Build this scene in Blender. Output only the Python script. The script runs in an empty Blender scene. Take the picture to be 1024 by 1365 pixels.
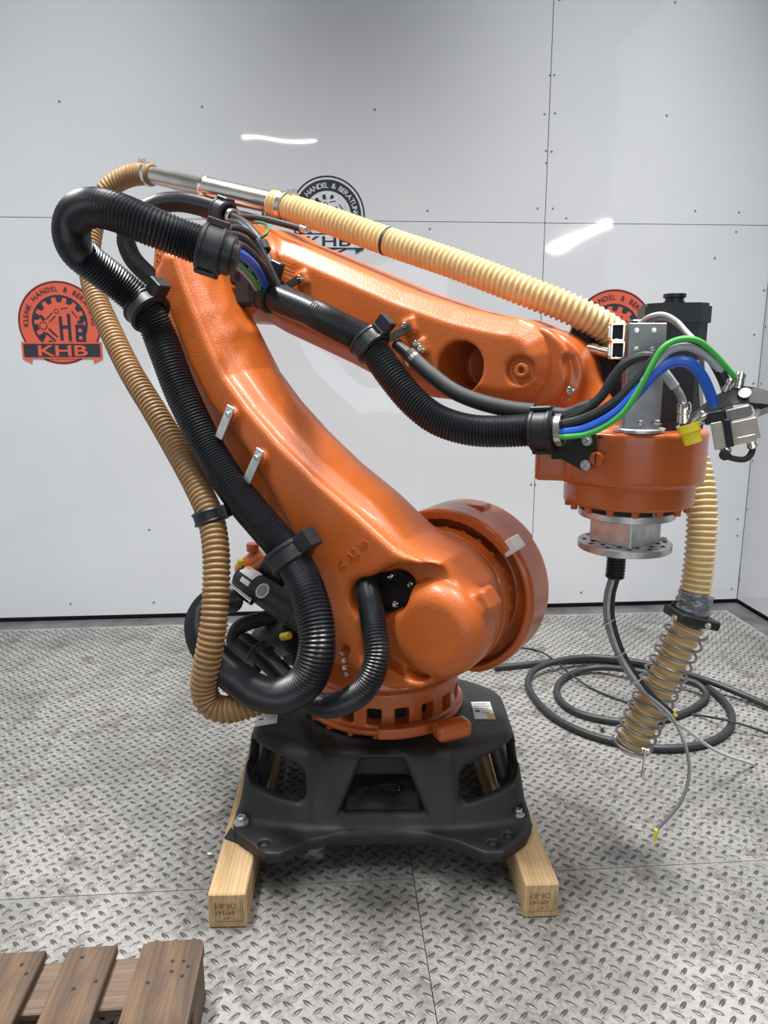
import bpy, bmesh, math, random
import numpy as np
from mathutils import Vector, Matrix
from math import pi, sin, cos, radians, sqrt

random.seed(7); RNG = np.random.default_rng(11)
SC = bpy.context.scene
COL = SC.collection

# ------------------------------------------------------------------ camera
CAMH = 1.44
FPX = 990.0
PITCH, YAW, ROLL = radians(11.7), radians(4.15), radians(-0.12)
def cam_rows():
    cy, sy = cos(YAW), sin(YAW); cp, sp = cos(PITCH), sin(PITCH); cr, sr = cos(ROLL), sin(ROLL)
    Rz = np.array([[cy, -sy, 0], [sy, cy, 0], [0, 0, 1]])
    M = np.array([[1, 0, 0], [0, -sp, -cp], [0, cp, -sp]])
    Rr = np.array([[cr, -sr, 0], [sr, cr, 0], [0, 0, 1]])
    return Rr @ M @ Rz
RM = cam_rows()
CAMP = np.array([0, 0, CAMH])
cd = bpy.data.cameras.new('camera'); cam = bpy.data.objects.new('camera', cd); COL.objects.link(cam)
cd.sensor_fit = 'VERTICAL'; cd.sensor_height = 24.0; cd.lens = FPX / 1365.0 * 24.0
cd.clip_start = 0.02; cd.clip_end = 60
mw = Matrix.Identity(4)
for i in range(3):
    mw[i][0] = RM[0][i]; mw[i][1] = -RM[1][i]; mw[i][2] = -RM[2][i]; mw[i][3] = CAMP[i]
cam.matrix_world = mw
SC.camera = cam

# ------------------------------------------------------------------ light and exposure
SC.view_settings.view_transform = 'Standard'; SC.view_settings.look = 'None'
SC.view_settings.gamma = 1.0; SC.view_settings.use_curve_mapping = False
SC.view_settings.exposure = EXPOSURE = -1.14
wd = bpy.data.worlds.new('hall_light'); SC.world = wd; wd.use_nodes = True
bg = wd.node_tree.nodes['Background']; bg.inputs[0].default_value = (0.86, 0.93, 1.0, 1); bg.inputs[1].default_value = 0.28
def area(name, loc, size, size_y, power, rot=(0, 0, 0), col=(1, 1, 1)):
    l = bpy.data.lights.new(name, 'AREA'); l.shape = 'RECTANGLE'; l.size = size; l.size_y = size_y
    l.energy = power; l.color = col
    o = bpy.data.objects.new(name, l); COL.objects.link(o); o.location = loc; o.rotation_euler = rot
    return o
# ceiling lamps of the hall, hung at 5.2 m, and the smaller tubes that show as streaks in the glossy wall
for lx, ly, pw, sp in ((-1.2, 2.3, 200, 84), (1.5, 2.3, 200, 84), (-1.4, 0.3, 60, 105), (1.7, 0.3, 60, 105)):
    area('ceiling_lamp', (lx, ly, 5.2), 1.5, 0.35, pw, (0, 0, radians(90)), (1, 0.985, 0.96)).data.spread = radians(sp)
area('ceiling_tube_lamp', (-0.54, -0.80, 3.8), 0.9, 0.05, 30, (0, 0, radians(12)), (1, 0.98, 0.95))
area('ceiling_tube_lamp', (4.95, -6.7, 3.8), 2.0, 0.25, 260, (0, 0, radians(77)), (1, 0.98, 0.95))
# added cool fill light behind the camera, standing for no known door
area('camera_fill_light', (-0.5, -5.0, 1.7), 5.0, 2.6, 190, (radians(90), 0, 0), (0.84, 0.92, 1.0))

# ------------------------------------------------------------------ measuring: pixel -> point of the place
def ray(px, py): return RM.T @ np.array([px - 512.0, py - 682.5, FPX])
AZ = radians(35)
A1 = np.array([0.16, 2.27, 0.0])
U = np.array([cos(AZ), -sin(AZ), 0.0]); N = np.array([-sin(AZ), -cos(AZ), 0.0])
def arm(u, w, z): return A1 + u * U + w * N + np.array([0, 0, z])
def at(px, py, w):
    d = ray(px, py); t = np.dot(A1 + w * N - CAMP, N) / np.dot(d, N); return CAMP + d * t
def atz(px, py, z):
    d = ray(px, py); return CAMP + d * ((z - CAMH) / d[2])
def aty(px, py, y):
    d = ray(px, py); return CAMP + d * (y / d[1])
def onpl(px, py, p0, n):
    d = ray(px, py); return CAMP + d * (np.dot(np.asarray(p0) - CAMP, n) / np.dot(d, n))
def uz(px, py, w):
    q = at(px, py, w); return float((q - A1) @ U), float(q[2])

# ------------------------------------------------------------------ object helpers
def props(o, label=None, cat=None, group=None, kind=None):
    if label: o['label'] = label
    if cat: o['category'] = cat
    if group: o['group'] = group
    if kind: o['kind'] = kind
    return o
def root(name, loc, label, cat, group=None):
    o = bpy.data.objects.new(name, None); COL.objects.link(o); o.location = Vector(loc); o.empty_display_size = 0.05
    return props(o, label, cat, group)
def org(o):
    v = Vector((0, 0, 0))
    while o is not None:
        v += o.location; o = o.parent
    return v
def mk(name, vf, mat, parent=None, label=None, cat=None, group=None, kind=None, smooth=True, angle=35):
    V, F = vf
    V = np.asarray(V, dtype=float)
    if parent is None:
        o3 = np.array([(V[:, 0].min() + V[:, 0].max()) / 2, (V[:, 1].min() + V[:, 1].max()) / 2, V[:, 2].min()])
    else: o3 = np.array(org(parent))
    me = bpy.data.meshes.new(name)
    me.from_pydata((V - o3).tolist(), [], [tuple(int(i) for i in f) for f in F])
    me.validate(); me.update()
    if smooth:
        me.polygons.foreach_set('use_smooth', [True] * len(me.polygons))
        if angle: me.set_sharp_from_angle(angle=radians(angle))
    me.materials.append(mat)
    o = bpy.data.objects.new(name, me); COL.objects.link(o)
    if parent is None: o.location = Vector(o3)
    else: o.parent = parent
    return props(o, label, cat, group, kind)
def inst(name, me, M, parent, label=None):
    "shared mesh data placed by a world matrix under a parent chain without rotation"
    o = bpy.data.objects.new(name, me); COL.objects.link(o)
    M = M.copy(); M.translation = M.translation - org(parent)
    o.parent = parent; o.matrix_basis = M
    return props(o, label)
def data(name, vf, mat, smooth=True, angle=35):
    me = bpy.data.meshes.new(name); me.from_pydata(np.asarray(vf[0], float).tolist(), [], [tuple(int(i) for i in f) for f in vf[1]])
    me.update()
    if smooth:
        me.polygons.foreach_set('use_smooth', [True] * len(me.polygons)); me.set_sharp_from_angle(angle=radians(angle))
    me.materials.append(mat); return me
def join(*parts):
    V = []; F = []; n = 0
    for v, f in parts:
        v = np.asarray(v, float).reshape(-1, 3); V.append(v); F += [tuple(int(i) + n for i in q) for q in f]; n += len(v)
    return np.vstack(V), F
def nrm(v): v = np.asarray(v, float); return v / (np.linalg.norm(v) + 1e-12)
def frame(axis, hint=(0, 0, 1)):
    "right-handed (x, y, z=axis)"
    z = nrm(axis); h = np.asarray(hint, float)
    if abs(np.dot(z, nrm(h))) > 0.97: h = np.array([1.0, 0, 0]) if abs(z[0]) < .9 else np.array([0, 1.0, 0])
    x = nrm(np.cross(h, z)); y = np.cross(z, x); return x, y, z
def mat4(c, x, y, z):
    M = Matrix.Identity(4)
    for i in range(3): M[i][0], M[i][1], M[i][2], M[i][3] = float(x[i]), float(y[i]), float(z[i]), float(c[i])
    return M
def box(c, half, axes=None, bev=0.0):
    "box with chamfered edges; axes = rows ex, ey, ez"
    hx, hy, hz = half; A = np.eye(3) if axes is None else np.array(axes, float)
    if bev <= 0:
        V = np.array([[sx * hx, sy * hy, sz * hz] for sx in (-1, 1) for sy in (-1, 1) for sz in (-1, 1)])
        F = [(0, 1, 3, 2), (4, 6, 7, 5), (0, 4, 5, 1), (2, 3, 7, 6), (0, 2, 6, 4), (1, 5, 7, 3)]
        return V @ A + np.asarray(c), F
    b = min(bev, .49 * 2 * min(half)); bm = bmesh.new()
    for sx in (-1, 1):
        for sy in (-1, 1):
            for sz in (-1, 1):
                bm.verts.new((sx * (hx - b), sy * (hy - b), sz * hz)); bm.verts.new((sx * (hx - b), sy * hy, sz * (hz - b))); bm.verts.new((sx * hx, sy * (hy - b), sz * (hz - b)))
    r = bmesh.ops.convex_hull(bm, input=bm.verts)
    bmesh.ops.dissolve_limit(bm, angle_limit=0.02, verts=bm.verts, edges=bm.edges)
    bm.verts.index_update(); V = np.array([v.co[:] for v in bm.verts]); F = [[v.index for v in f.verts] for f in bm.faces]; bm.free()
    return V @ A + np.asarray(c), F
def lathe(p0, axis, prof, seg=28, hint=(0, 0, 1), a0=0.0):
    "prof = [(radius, height along axis)]; closed with fans where radius is 0"
    x, y, z = frame(axis, hint); p0 = np.asarray(p0, float); V = []; F = []; rings = []
    for r, h in prof:
        if r <= 1e-6: rings.append([len(V)]); V.append(p0 + z * h)
        else:
            rings.append(list(range(len(V), len(V) + seg)))
            for i in range(seg):
                a = a0 + 2 * pi * i / seg; V.append(p0 + z * h + r * (cos(a) * x + sin(a) * y))
    for A, B in zip(rings[:-1], rings[1:]):
        if len(A) == 1 and len(B) == 1: continue
        for i in range(seg):
            j = (i + 1) % seg
            if len(A) == 1: F.append((A[0], B[j], B[i]))
            elif len(B) == 1: F.append((A[i], A[j], B[0]))
            else: F.append((A[i], A[j], B[j], B[i]))
    return np.array(V), F
def cyl(p0, p1, r, seg=24, bev=0.0, r1=None):
    p0 = np.asarray(p0, float); p1 = np.asarray(p1, float); L = np.linalg.norm(p1 - p0); r1 = r if r1 is None else r1
    pr = [(0, 0), (r - bev, 0), (r, bev), (r1, L - bev), (r1 - bev, L), (0, L)] if bev > 0 else [(0, 0), (r, 0), (r1, L), (0, L)]
    return lathe(p0, p1 - p0, pr, seg)
def tubering(c, axis, ri, ro, wd, seg=32, bev=0.003):
    return lathe(np.asarray(c) - nrm(axis) * wd / 2, axis, [(ri, 0), (ro - bev, 0), (ro, bev), (ro, wd - bev), (ro - bev, wd), (ri, wd), (ri, 0)], seg)
def catmull(P, step=0.01):
    P = [np.asarray(p, float) for p in P]
    P = [2 * P[0] - P[1]] + P + [2 * P[-1] - P[-2]]; out = []
    for i in range(1, len(P) - 2):
        a, b, c, d = P[i - 1:i + 3]
        # centripetal
        t0 = 0; t1 = t0 + np.linalg.norm(b - a) ** .5 + 1e-6; t2 = t1 + np.linalg.norm(c - b) ** .5 + 1e-6; t3 = t2 + np.linalg.norm(d - c) ** .5 + 1e-6
        n = 24
        for k in range(n):
            t = t1 + (t2 - t1) * k / n
            A = (t1 - t) / (t1 - t0) * a + (t - t0) / (t1 - t0) * b; B = (t2 - t) / (t2 - t1) * b + (t - t1) / (t2 - t1) * c; Cc = (t3 - t) / (t3 - t2) * c + (t - t2) / (t3 - t2) * d
            D = (t2 - t) / (t2 - t0) * A + (t - t0) / (t2 - t0) * B; E = (t3 - t) / (t3 - t1) * B + (t - t1) / (t3 - t1) * Cc
            out.append((t2 - t) / (t2 - t1) * D + (t - t1) / (t2 - t1) * E)
    out.append(P[-2]); out = np.array(out)
    s = np.concatenate([[0], np.cumsum(np.linalg.norm(np.diff(out, axis=0), axis=1))])
    n = max(2, int(round(s[-1] / step)) + 1); q = np.linspace(0, s[-1], n)
    return np.stack([np.interp(q, s, out[:, k]) for k in range(3)], 1)
def tangents(C):
    T = np.gradient(C, axis=0); return T / (np.linalg.norm(T, axis=1, keepdims=True) + 1e-12)
def frames(C):
    T = tangents(C); X = np.zeros_like(C); x, _, _ = frame(T[0]); X[0] = x
    for i in range(1, len(C)):
        v = X[i - 1] - T[i] * np.dot(X[i - 1], T[i]); X[i] = nrm(v)
    return T, X, np.cross(T, X)
def sweep(C, R, seg=12, caps=True):
    C = np.asarray(C, float); n = len(C); R = np.full(n, R) if np.isscalar(R) else np.asarray(R)
    T, X, Y = frames(C); a = np.linspace(0, 2 * pi, seg, endpoint=False)
    V = C[:, None, :] + R[:, None, None] * (np.cos(a)[None, :, None] * X[:, None, :] + np.sin(a)[None, :, None] * Y[:, None, :])
    V = V.reshape(-1, 3); F = []
    for i in range(n - 1):
        for j in range(seg):
            k = (j + 1) % seg; F.append((i * seg + j, i * seg + k, (i + 1) * seg + k, (i + 1) * seg + j))
    if caps:
        F.append(tuple(range(seg - 1, -1, -1))); F.append(tuple((n - 1) * seg + j for j in range(seg)))
    return V, F
def corr(P, r, pitch, depth, seg=22, prof=(0, .55, 1, 1, .55), sm=None):
    "corrugated hose along the points P: every rib is real relief"
    C0 = catmull(P, pitch / 2.0); L = np.linalg.norm(np.diff(C0, axis=0), axis=1).sum(); n = int(L / pitch); k = len(prof)
    s = np.concatenate([[0], np.cumsum(np.linalg.norm(np.diff(C0, axis=0), axis=1))]); q = np.linspace(0, s[-1], n * k + 1)
    C = np.stack([np.interp(q, s, C0[:, i]) for i in range(3)], 1)
    ker = np.ones(2 * k + 1) / (2 * k + 1)
    Cp = np.pad(C, ((k, k), (0, 0)), mode='edge'); Cs = np.stack([np.convolve(Cp[:, i], ker, 'valid') for i in range(3)], 1); Cs[:k] = C[:k]; Cs[-k:] = C[-k:]
    pr = np.array([prof[i % k] for i in range(n * k + 1)])
    dd = depth if sm is None else depth * np.array([sm(i / (n * k)) for i in range(n * k + 1)])
    return sweep(Cs, r - dd * (1 - pr), seg)
def prism(poly, vec):
    poly = np.asarray(poly, float); n = len(poly); V = np.vstack([poly, poly + np.asarray(vec)])
    F = [tuple(range(n - 1, -1, -1)), tuple(range(n, 2 * n))] + [(i, (i + 1) % n, n + (i + 1) % n, n + i) for i in range(n)]
    return V, F
def extrude(vf, vec):
    V, F = vf; n = len(V); E = {}
    for f in F:
        for i in range(len(f)):
            a, b = f[i], f[(i + 1) % len(f)]
            if (b, a) in E: del E[(b, a)]
            else: E[(a, b)] = 1
    return np.vstack([V, V + np.asarray(vec)]), [tuple(i + n for i in f) for f in F] + [(a, b, b + n, a + n) for a, b in E]
_tc = {}
def text2d(s, size=1.0, bold=0.0):
    key = (s, bold)
    if key not in _tc:
        c = bpy.data.curves.new('t', 'FONT'); c.body = s; c.size = 1.0; c.align_x = 'CENTER'; c.resolution_u = 3; c.offset = bold
        o = bpy.data.objects.new('t', c); COL.objects.link(o); bpy.context.view_layer.update()
        dg = bpy.context.evaluated_depsgraph_get(); m = bpy.data.meshes.new_from_object(o.evaluated_get(dg))
        V = np.array([v.co[:] for v in m.vertices]).reshape(-1, 3); F = [tuple(p.vertices) for p in m.polygons]
        bpy.data.objects.remove(o); bpy.data.curves.remove(c); bpy.data.meshes.remove(m); _tc[key] = (V, F)
    V, F = _tc[key]; return V * size, F
def place2d(vf, o, ex, ey, off=0.0):
    V, F = vf; ex = np.asarray(ex, float); ey = np.asarray(ey, float); nz = nrm(np.cross(ex, ey))
    return V[:, :1] * ex + V[:, 1:2] * ey + np.asarray(o) + nz * off + V[:, 2:3] * nz, F

# ------------------------------------------------------------------ signed-distance castings (surface nets)
def nets(D, lo, h):
    s = D < 0; c = np.zeros(tuple(n - 1 for n in D.shape), np.int8)
    offs = [(i, j, k) for i in (0, 1) for j in (0, 1) for k in (0, 1)]
    nx, ny, nz = D.shape
    for i, j, k in offs: c += s[i:nx - 1 + i, j:ny - 1 + j, k:nz - 1 + k]
    act = (c > 0) & (c < 8); I = np.argwhere(act); idx = np.full(act.shape, -1, np.int64); idx[act] = np.arange(len(I))
    pos = np.zeros((len(I), 3)); cnt = np.zeros(len(I))
    for ax in range(3):
        for p in (0, 1):
            for q in (0, 1):
                o = [0, 0, 0]; o2 = [a for a in range(3) if a != ax]; o[o2[0]] = p; o[o2[1]] = q; o = np.array(o); e = o.copy(); e[ax] = 1
                A = I + o; B = I + e; a = D[A[:, 0], A[:, 1], A[:, 2]]; b = D[B[:, 0], B[:, 1], B[:, 2]]
                m = (a < 0) != (b < 0); t = np.where(m, a / np.where(m, a - b, 1), 0)
                pt = I + o[None, :] + t[:, None] * np.eye(3)[ax][None, :]; pos[m] += pt[m]; cnt[m] += 1
    V = pos / cnt[:, None] * h + np.asarray(lo); F = []
    for ax in range(3):
        sl0 = [slice(None)] * 3; sl1 = [slice(None)] * 3; sl0[ax] = slice(0, -1); sl1[ax] = slice(1, None)
        cr = s[tuple(sl0)] != s[tuple(sl1)]; E = np.argwhere(cr); b, d = [a for a in range(3) if a != ax]
        E = E[(E[:, b] > 0) & (E[:, d] > 0) & (E[:, b] < D.shape[b] - 1) & (E[:, d] < D.shape[d] - 1)]
        def cell(db, dd):
            Q = E.copy(); Q[:, b] += db; Q[:, d] += dd; return idx[Q[:, 0], Q[:, 1], Q[:, 2]]
        quad = np.stack([cell(-1, -1), cell(0, -1), cell(0, 0), cell(-1, 0)], 1)
        flip = s[E[:, 0], E[:, 1], E[:, 2]]
        if ax == 1: flip = ~flip
        quad[~flip] = quad[~flip][:, ::-1]; F.append(quad)
    return V, np.vstack(F)
def grid(lo, hi, h):
    ax = [np.arange(l, hh + h, h, dtype=np.float32) for l, hh in zip(lo, hi)]
    return np.meshgrid(*ax, indexing='ij', sparse=True)
def casting(f, lo, hi, h, tf):
    X, Y, Z = grid(lo, hi, h); D = np.array(np.broadcast_to(f(X, Y, Z), (X.shape[0], Y.shape[1], Z.shape[2])), dtype=np.float32)
    V, F = nets(D, lo, h)
    return tf(V), F.tolist()
def smin(a, b, k): hh = np.clip(.5 + .5 * (b - a) / k, 0, 1); return b + (a - b) * hh - k * hh * (1 - hh)
def smax(a, b, k): return -smin(-a, -b, k)
def s_box(X, Y, Z, c, hf, r=0.01, ang=0.0, ax='z'):
    x, y, z = X - c[0], Y - c[1], Z - c[2]
    if ang:
        ca, sa = cos(ang), sin(ang)
        if ax == 'z': x, y = ca * x + sa * y, -sa * x + ca * y
        elif ax == 'y': x, z = ca * x + sa * z, -sa * x + ca * z
        else: y, z = ca * y + sa * z, -sa * y + ca * z
    qx, qy, qz = np.abs(x) - hf[0] + r, np.abs(y) - hf[1] + r, np.abs(z) - hf[2] + r
    return np.sqrt(np.maximum(qx, 0) ** 2 + np.maximum(qy, 0) ** 2 + np.maximum(qz, 0) ** 2) + np.minimum(np.maximum(qx, np.maximum(qy, qz)), 0) - r
def s_cyl(X, Y, Z, c, rad, b0, b1, ax, r=0.006):
    "cylinder along axis ax from b0 to b1, centre c in the two other axes"
    L = {'x': (Y - c[0], Z - c[1], X), 'y': (X - c[0], Z - c[1], Y), 'z': (X - c[0], Y - c[1], Z)}[ax]
    q = np.sqrt(L[0] ** 2 + L[1] ** 2) - rad + r; t = np.abs(L[2] - (b0 + b1) / 2) - (b1 - b0) / 2 + r
    return np.sqrt(np.maximum(q, 0) ** 2 + np.maximum(t, 0) ** 2) + np.minimum(np.maximum(q, t), 0) - r
def s_ell(X, Y, Z, c, rr):
    k0 = np.sqrt(((X - c[0]) / rr[0]) ** 2 + ((Y - c[1]) / rr[1]) ** 2 + ((Z - c[2]) / rr[2]) ** 2); return (k0 - 1) * min(rr)
def s_cap(X, Y, Z, a, b, ra, rb):
    a = np.array(a, float); b = np.array(b, float); d = b - a; L2 = d @ d
    t = np.clip(((X - a[0]) * d[0] + (Y - a[1]) * d[1] + (Z - a[2]) * d[2]) / L2, 0, 1)
    return np.sqrt((X - a[0] - t * d[0]) ** 2 + (Y - a[1] - t * d[1]) ** 2 + (Z - a[2] - t * d[2]) ** 2) - (ra + (rb - ra) * t)
def s_poly(X, Z, pts):
    "2-D signed distance to a polygon in the x-z plane"
    P = np.array(pts, float); d = None; sg = None; n = len(P)
    for i in range(n):
        a = P[i]; b = P[i - 1]; e = b - a; wx, wz = X - a[0], Z - a[1]
        t = np.clip((wx * e[0] + wz * e[1]) / (e @ e), 0, 1); dd = (wx - e[0] * t) ** 2 + (wz - e[1] * t) ** 2
        c1 = Z >= a[1]; c2 = Z < b[1]; c3 = e[0] * wz > e[1] * wx
        fl = np.where((c1 & c2 & c3) | (~c1 & ~c2 & ~c3), -1, 1)
        d = dd if d is None else np.minimum(d, dd); sg = fl if sg is None else sg * fl
    return sg * np.sqrt(d)
def s_ext(d2, Y, b0, b1, r=0.02, ch=0.0):
    "polygon distance d2 extruded along y between b0 and b1, rounded r, chamfered ch"
    t = np.abs(Y - (b0 + b1) / 2) - (b1 - b0) / 2
    p, q = d2 + r, t + r
    o = np.sqrt(np.maximum(p, 0) ** 2 + np.maximum(q, 0) ** 2) + np.minimum(np.maximum(p, q), 0) - r
    if ch: o = smax(o, (d2 + t + ch) * .7071, .008)
    return o
def tf_arm(V): return A1 + V[:, :1] * U + V[:, 1:2] * N + V[:, 2:3] * np.array([[0, 0, 1.0]])

# ------------------------------------------------------------------ materials
def nodes(name):
    m = bpy.data.materials.new(name); m.use_nodes = True; nt = m.node_tree; b = nt.nodes['Principled BSDF']; return m, nt, b
def N_(nt, t, **kw):
    n = nt.nodes.new(t)
    for k, v in kw.items():
        if k in n.inputs: n.inputs[k].default_value = v
        else: setattr(n, k, v)
    return n
def coords(nt, kind='Object', scale=None):
    tc = N_(nt, 'ShaderNodeTexCoord'); out = tc.outputs[kind]
    if scale:
        mp = N_(nt, 'ShaderNodeMapping'); mp.inputs['Scale'].default_value = scale; nt.links.new(out, mp.inputs[0]); out = mp.outputs[0]
    return out
def ramp(nt, fac, stops):
    r = N_(nt, 'ShaderNodeValToRGB'); el = r.color_ramp.elements
    while len(el) < len(stops): el.new(0.5)
    for e, (p, c) in zip(el, stops): e.position = p; e.color = (*c, 1) if len(c) == 3 else c
    nt.links.new(fac, r.inputs[0]); return r.outputs[0]
def bump(nt, b, h, strength, dist=0.002):
    n = N_(nt, 'ShaderNodeBump'); n.inputs['Strength'].default_value = strength; n.inputs['Distance'].default_value = dist
    nt.links.new(h, n.inputs['Height']); nt.links.new(n.outputs[0], b.inputs['Normal'])
def simple(name, col, rough=.5, metal=0.0, var=.12, scale=30, bmp=0.0, bscale=None, coat=0.0, spec=.5, rvar=0.0):
    m, nt, b = nodes(name); b.inputs['Roughness'].default_value = rough; b.inputs['Metallic'].default_value = metal
    b.inputs['Specular IOR Level'].default_value = spec
    if coat: b.inputs['Coat Weight'].default_value = coat; b.inputs['Coat Roughness'].default_value = .12
    co = coords(nt); no = N_(nt, 'ShaderNodeTexNoise', Scale=scale, Detail=5.0); nt.links.new(co, no.inputs['Vector'])
    lo = tuple(c * (1 - var) for c in col); hi = tuple(min(1, c * (1 + var)) for c in col)
    nt.links.new(ramp(nt, no.outputs[0], [(.3, lo), (.7, hi)]), b.inputs['Base Color'])
    if rvar:
        rr = ramp(nt, no.outputs[0], [(.3, (rough - rvar,) * 3), (.7, (rough + rvar,) * 3)]); nt.links.new(rr, b.inputs['Roughness'])
    if bmp:
        n2 = N_(nt, 'ShaderNodeTexNoise', Scale=bscale or scale * 4, Detail=3.0); nt.links.new(co, n2.inputs['Vector']); bump(nt, b, n2.outputs[0], bmp)
    return m
M = {}
M['orange'] = simple('orange_cast_paint', (.51, .115, .017), .40, var=.05, scale=6, bmp=.5, bscale=200, coat=.08)
M['orange_smooth'] = simple('orange_machined_paint', (.47, .100, .017), .30, var=.05, scale=8, bmp=.06, bscale=150, coat=.3)
M['base_black'] = simple('black_cast_paint', (.014, .0148, .017), .52, var=.35, scale=9, bmp=.4, bscale=160)
M['hose_black'] = simple('black_corrugated_plastic', (.0085, .0095, .013), .34, var=.2, scale=20)
M['dusty'] = simple('dusty_black_paint', (.05, .046, .040), .8, var=.4, scale=25)
M['rubber'] = simple('black_rubber', (.014, .015, .018), .6, var=.25, scale=60, bmp=.2, bscale=300)
M['plastic'] = simple('black_clamp_plastic', (.011, .012, .016), .42, var=.2, scale=40, bmp=.15, bscale=240)
M['motor'] = simple('charcoal_motor_paint', (.016, .019, .026), .5, var=.15, scale=20, bmp=.15, bscale=260)
M['tan'] = simple('brown_suction_hose', (.27, .155, .062), .5, var=.1, scale=14, bmp=.1, bscale=120)
M['yellow_hose'] = simple('pale_yellow_hose', (.78, .57, .28), .38, var=.1, scale=14)
M['yellow_hose'].node_tree.nodes['Principled BSDF'].inputs['Transmission Weight'].default_value = .12
M['steel'] = simple('brushed_steel', (.62, .60, .56), .27, 1.0, var=.12, scale=12, bmp=.05)
M['zinc'] = simple('galvanised_steel', (.60, .61, .62), .38, .9, var=.2, scale=35)
M['spring'] = simple('dull_spring_steel', (.27, .27, .27), .4, .8, var=.15, scale=40)
M['grey_plate'] = simple('grey_machined_aluminium', (.27, .275, .28), .45, .75, var=.14, scale=22, bmp=.1)
M['chrome'] = simple('nickel_plate', (.78, .74, .66), .18, 1.0, var=.1, scale=50)
M['nickel_body'] = simple('nickel_housing', (.66, .60, .50), .34, .85, var=.08, scale=40)
M['dark_metal'] = simple('black_oxide_plate', (.010, .010, .011), .5, .0, var=.2, scale=30)
M['blue'] = simple('blue_cable', (.010, .10, .55), .4, var=.08)
M['green'] = simple('green_cable', (.06, .42, .07), .42, var=.08)
M['green_dark'] = simple('green_sleeve', (.03, .16, .05), .5, var=.08)
M['cable_black'] = simple('black_cable', (.018, .0195, .023), .48, var=.2, scale=50)
M['cable_grey'] = simple('grey_cable', (.42, .43, .44), .45, var=.12, scale=50)
M['cable_dark'] = simple('dark_grey_cable', (.20, .205, .21), .5, var=.15, scale=50)
M['white_plastic'] = simple('white_plastic', (.72, .70, .64), .4, var=.04)
M['yellow_plastic'] = simple('yellow_plastic', (.72, .58, .02), .42, var=.05)
M['label'] = simple('white_label', (.75, .76, .77), .45, var=.03)
M['label_yellow'] = simple('yellow_label', (.80, .47, .02), .45, var=.03)
M['ink'] = simple('dark_print', (.05, .05, .06), .6, var=.1)
M['ink_wood'] = simple('burnt_stamp', (.16, .10, .06), .8, var=.2)
M['tape'] = simple('grey_adhesive_tape', (.20, .215, .24), .25, .4, var=.35, scale=22, bmp=.9, bscale=45)
M['logo_red'] = simple('logo_red', (.66, .105, .055), .45, var=.04)
M['logo_navy'] = simple('logo_navy', (.016, .022, .038), .65, var=.05)
M['logo_white'] = simple('logo_white', (.62, .63, .65), .3, var=.03)
M['gap'] = simple('black_gap', (.012, .012, .014), .8, var=.2)
M['strip'] = simple('grey_floor_strip', (.17, .17, .175), .42, .55, var=.35, scale=9, bmp=.1)
M['rivet'] = simple('dull_rivet', (.22, .22, .23), .5, .5)

def wall_mat():
    m, nt, b = nodes('white_glossy_wall_panel'); b.inputs['Roughness'].default_value = .035
    co = coords(nt); n = N_(nt, 'ShaderNodeTexNoise', Scale=1.1, Detail=4.0); nt.links.new(co, n.inputs['Vector'])
    nt.links.new(ramp(nt, n.outputs[0], [(.3, (.615, .64, .672)), (.7, (.645, .665, .692))]), b.inputs['Base Color'])
    n2 = N_(nt, 'ShaderNodeTexNoise', Scale=2.2, Detail=1.0); nt.links.new(co, n2.inputs['Vector']); bump(nt, b, n2.outputs[0], .25, .02)
    return m
M['wall'] = wall_mat()
def floor_mat(name, base, dark, metal, rough, sc):
    m, nt, b = nodes(name); b.inputs['Metallic'].default_value = metal; b.inputs['Roughness'].default_value = rough
    co = coords(nt); n1 = N_(nt, 'ShaderNodeTexNoise', Scale=2.3, Detail=9.0, Roughness=.68); n2 = N_(nt, 'ShaderNodeTexNoise', Scale=sc, Detail=6.0, Roughness=.75)
    n3 = N_(nt, 'ShaderNodeTexNoise', Scale=9.0, Detail=6.0, Roughness=.7)
    for n in (n1, n2, n3): nt.links.new(co, n.inputs['Vector'])
    a = ramp(nt, n1.outputs[0], [(.34, tuple(c * .58 for c in base)), (.58, base)]); c2 = ramp(nt, n2.outputs[0], [(.38, tuple(c * .55 for c in base)), (.52, (1, 1, 1))])
    mx = N_(nt, 'ShaderNodeMix', data_type='RGBA', blend_type='MULTIPLY'); mx.inputs[0].default_value = .55; nt.links.new(a, mx.inputs[6]); nt.links.new(c2, mx.inputs[7])
    st = ramp(nt, n3.outputs[0], [(.53, (0, 0, 0)), (.66, (.7, .7, .7))]); mx2 = N_(nt, 'ShaderNodeMix', data_type='RGBA'); nt.links.new(st, mx2.inputs[0]); nt.links.new(mx.outputs[2], mx2.inputs[6])
    mx2.inputs[7].default_value = (*dark, 1); nt.links.new(mx2.outputs[2], b.inputs['Base Color'])
    rr = ramp(nt, n2.outputs[0], [(.3, (rough + .15,) * 3), (.7, (rough - .08,) * 3)]); nt.links.new(rr, b.inputs['Roughness'])
    bump(nt, b, n2.outputs[0], .12)
    return m
M['floor'] = floor_mat('worn_steel_floor', (.345, .338, .322), (.10, .088, .074), .3, .42, 70)
M['lug'] = floor_mat('worn_steel_lug', (.125, .122, .118), (.06, .055, .05), .45, .40, 120)
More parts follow.
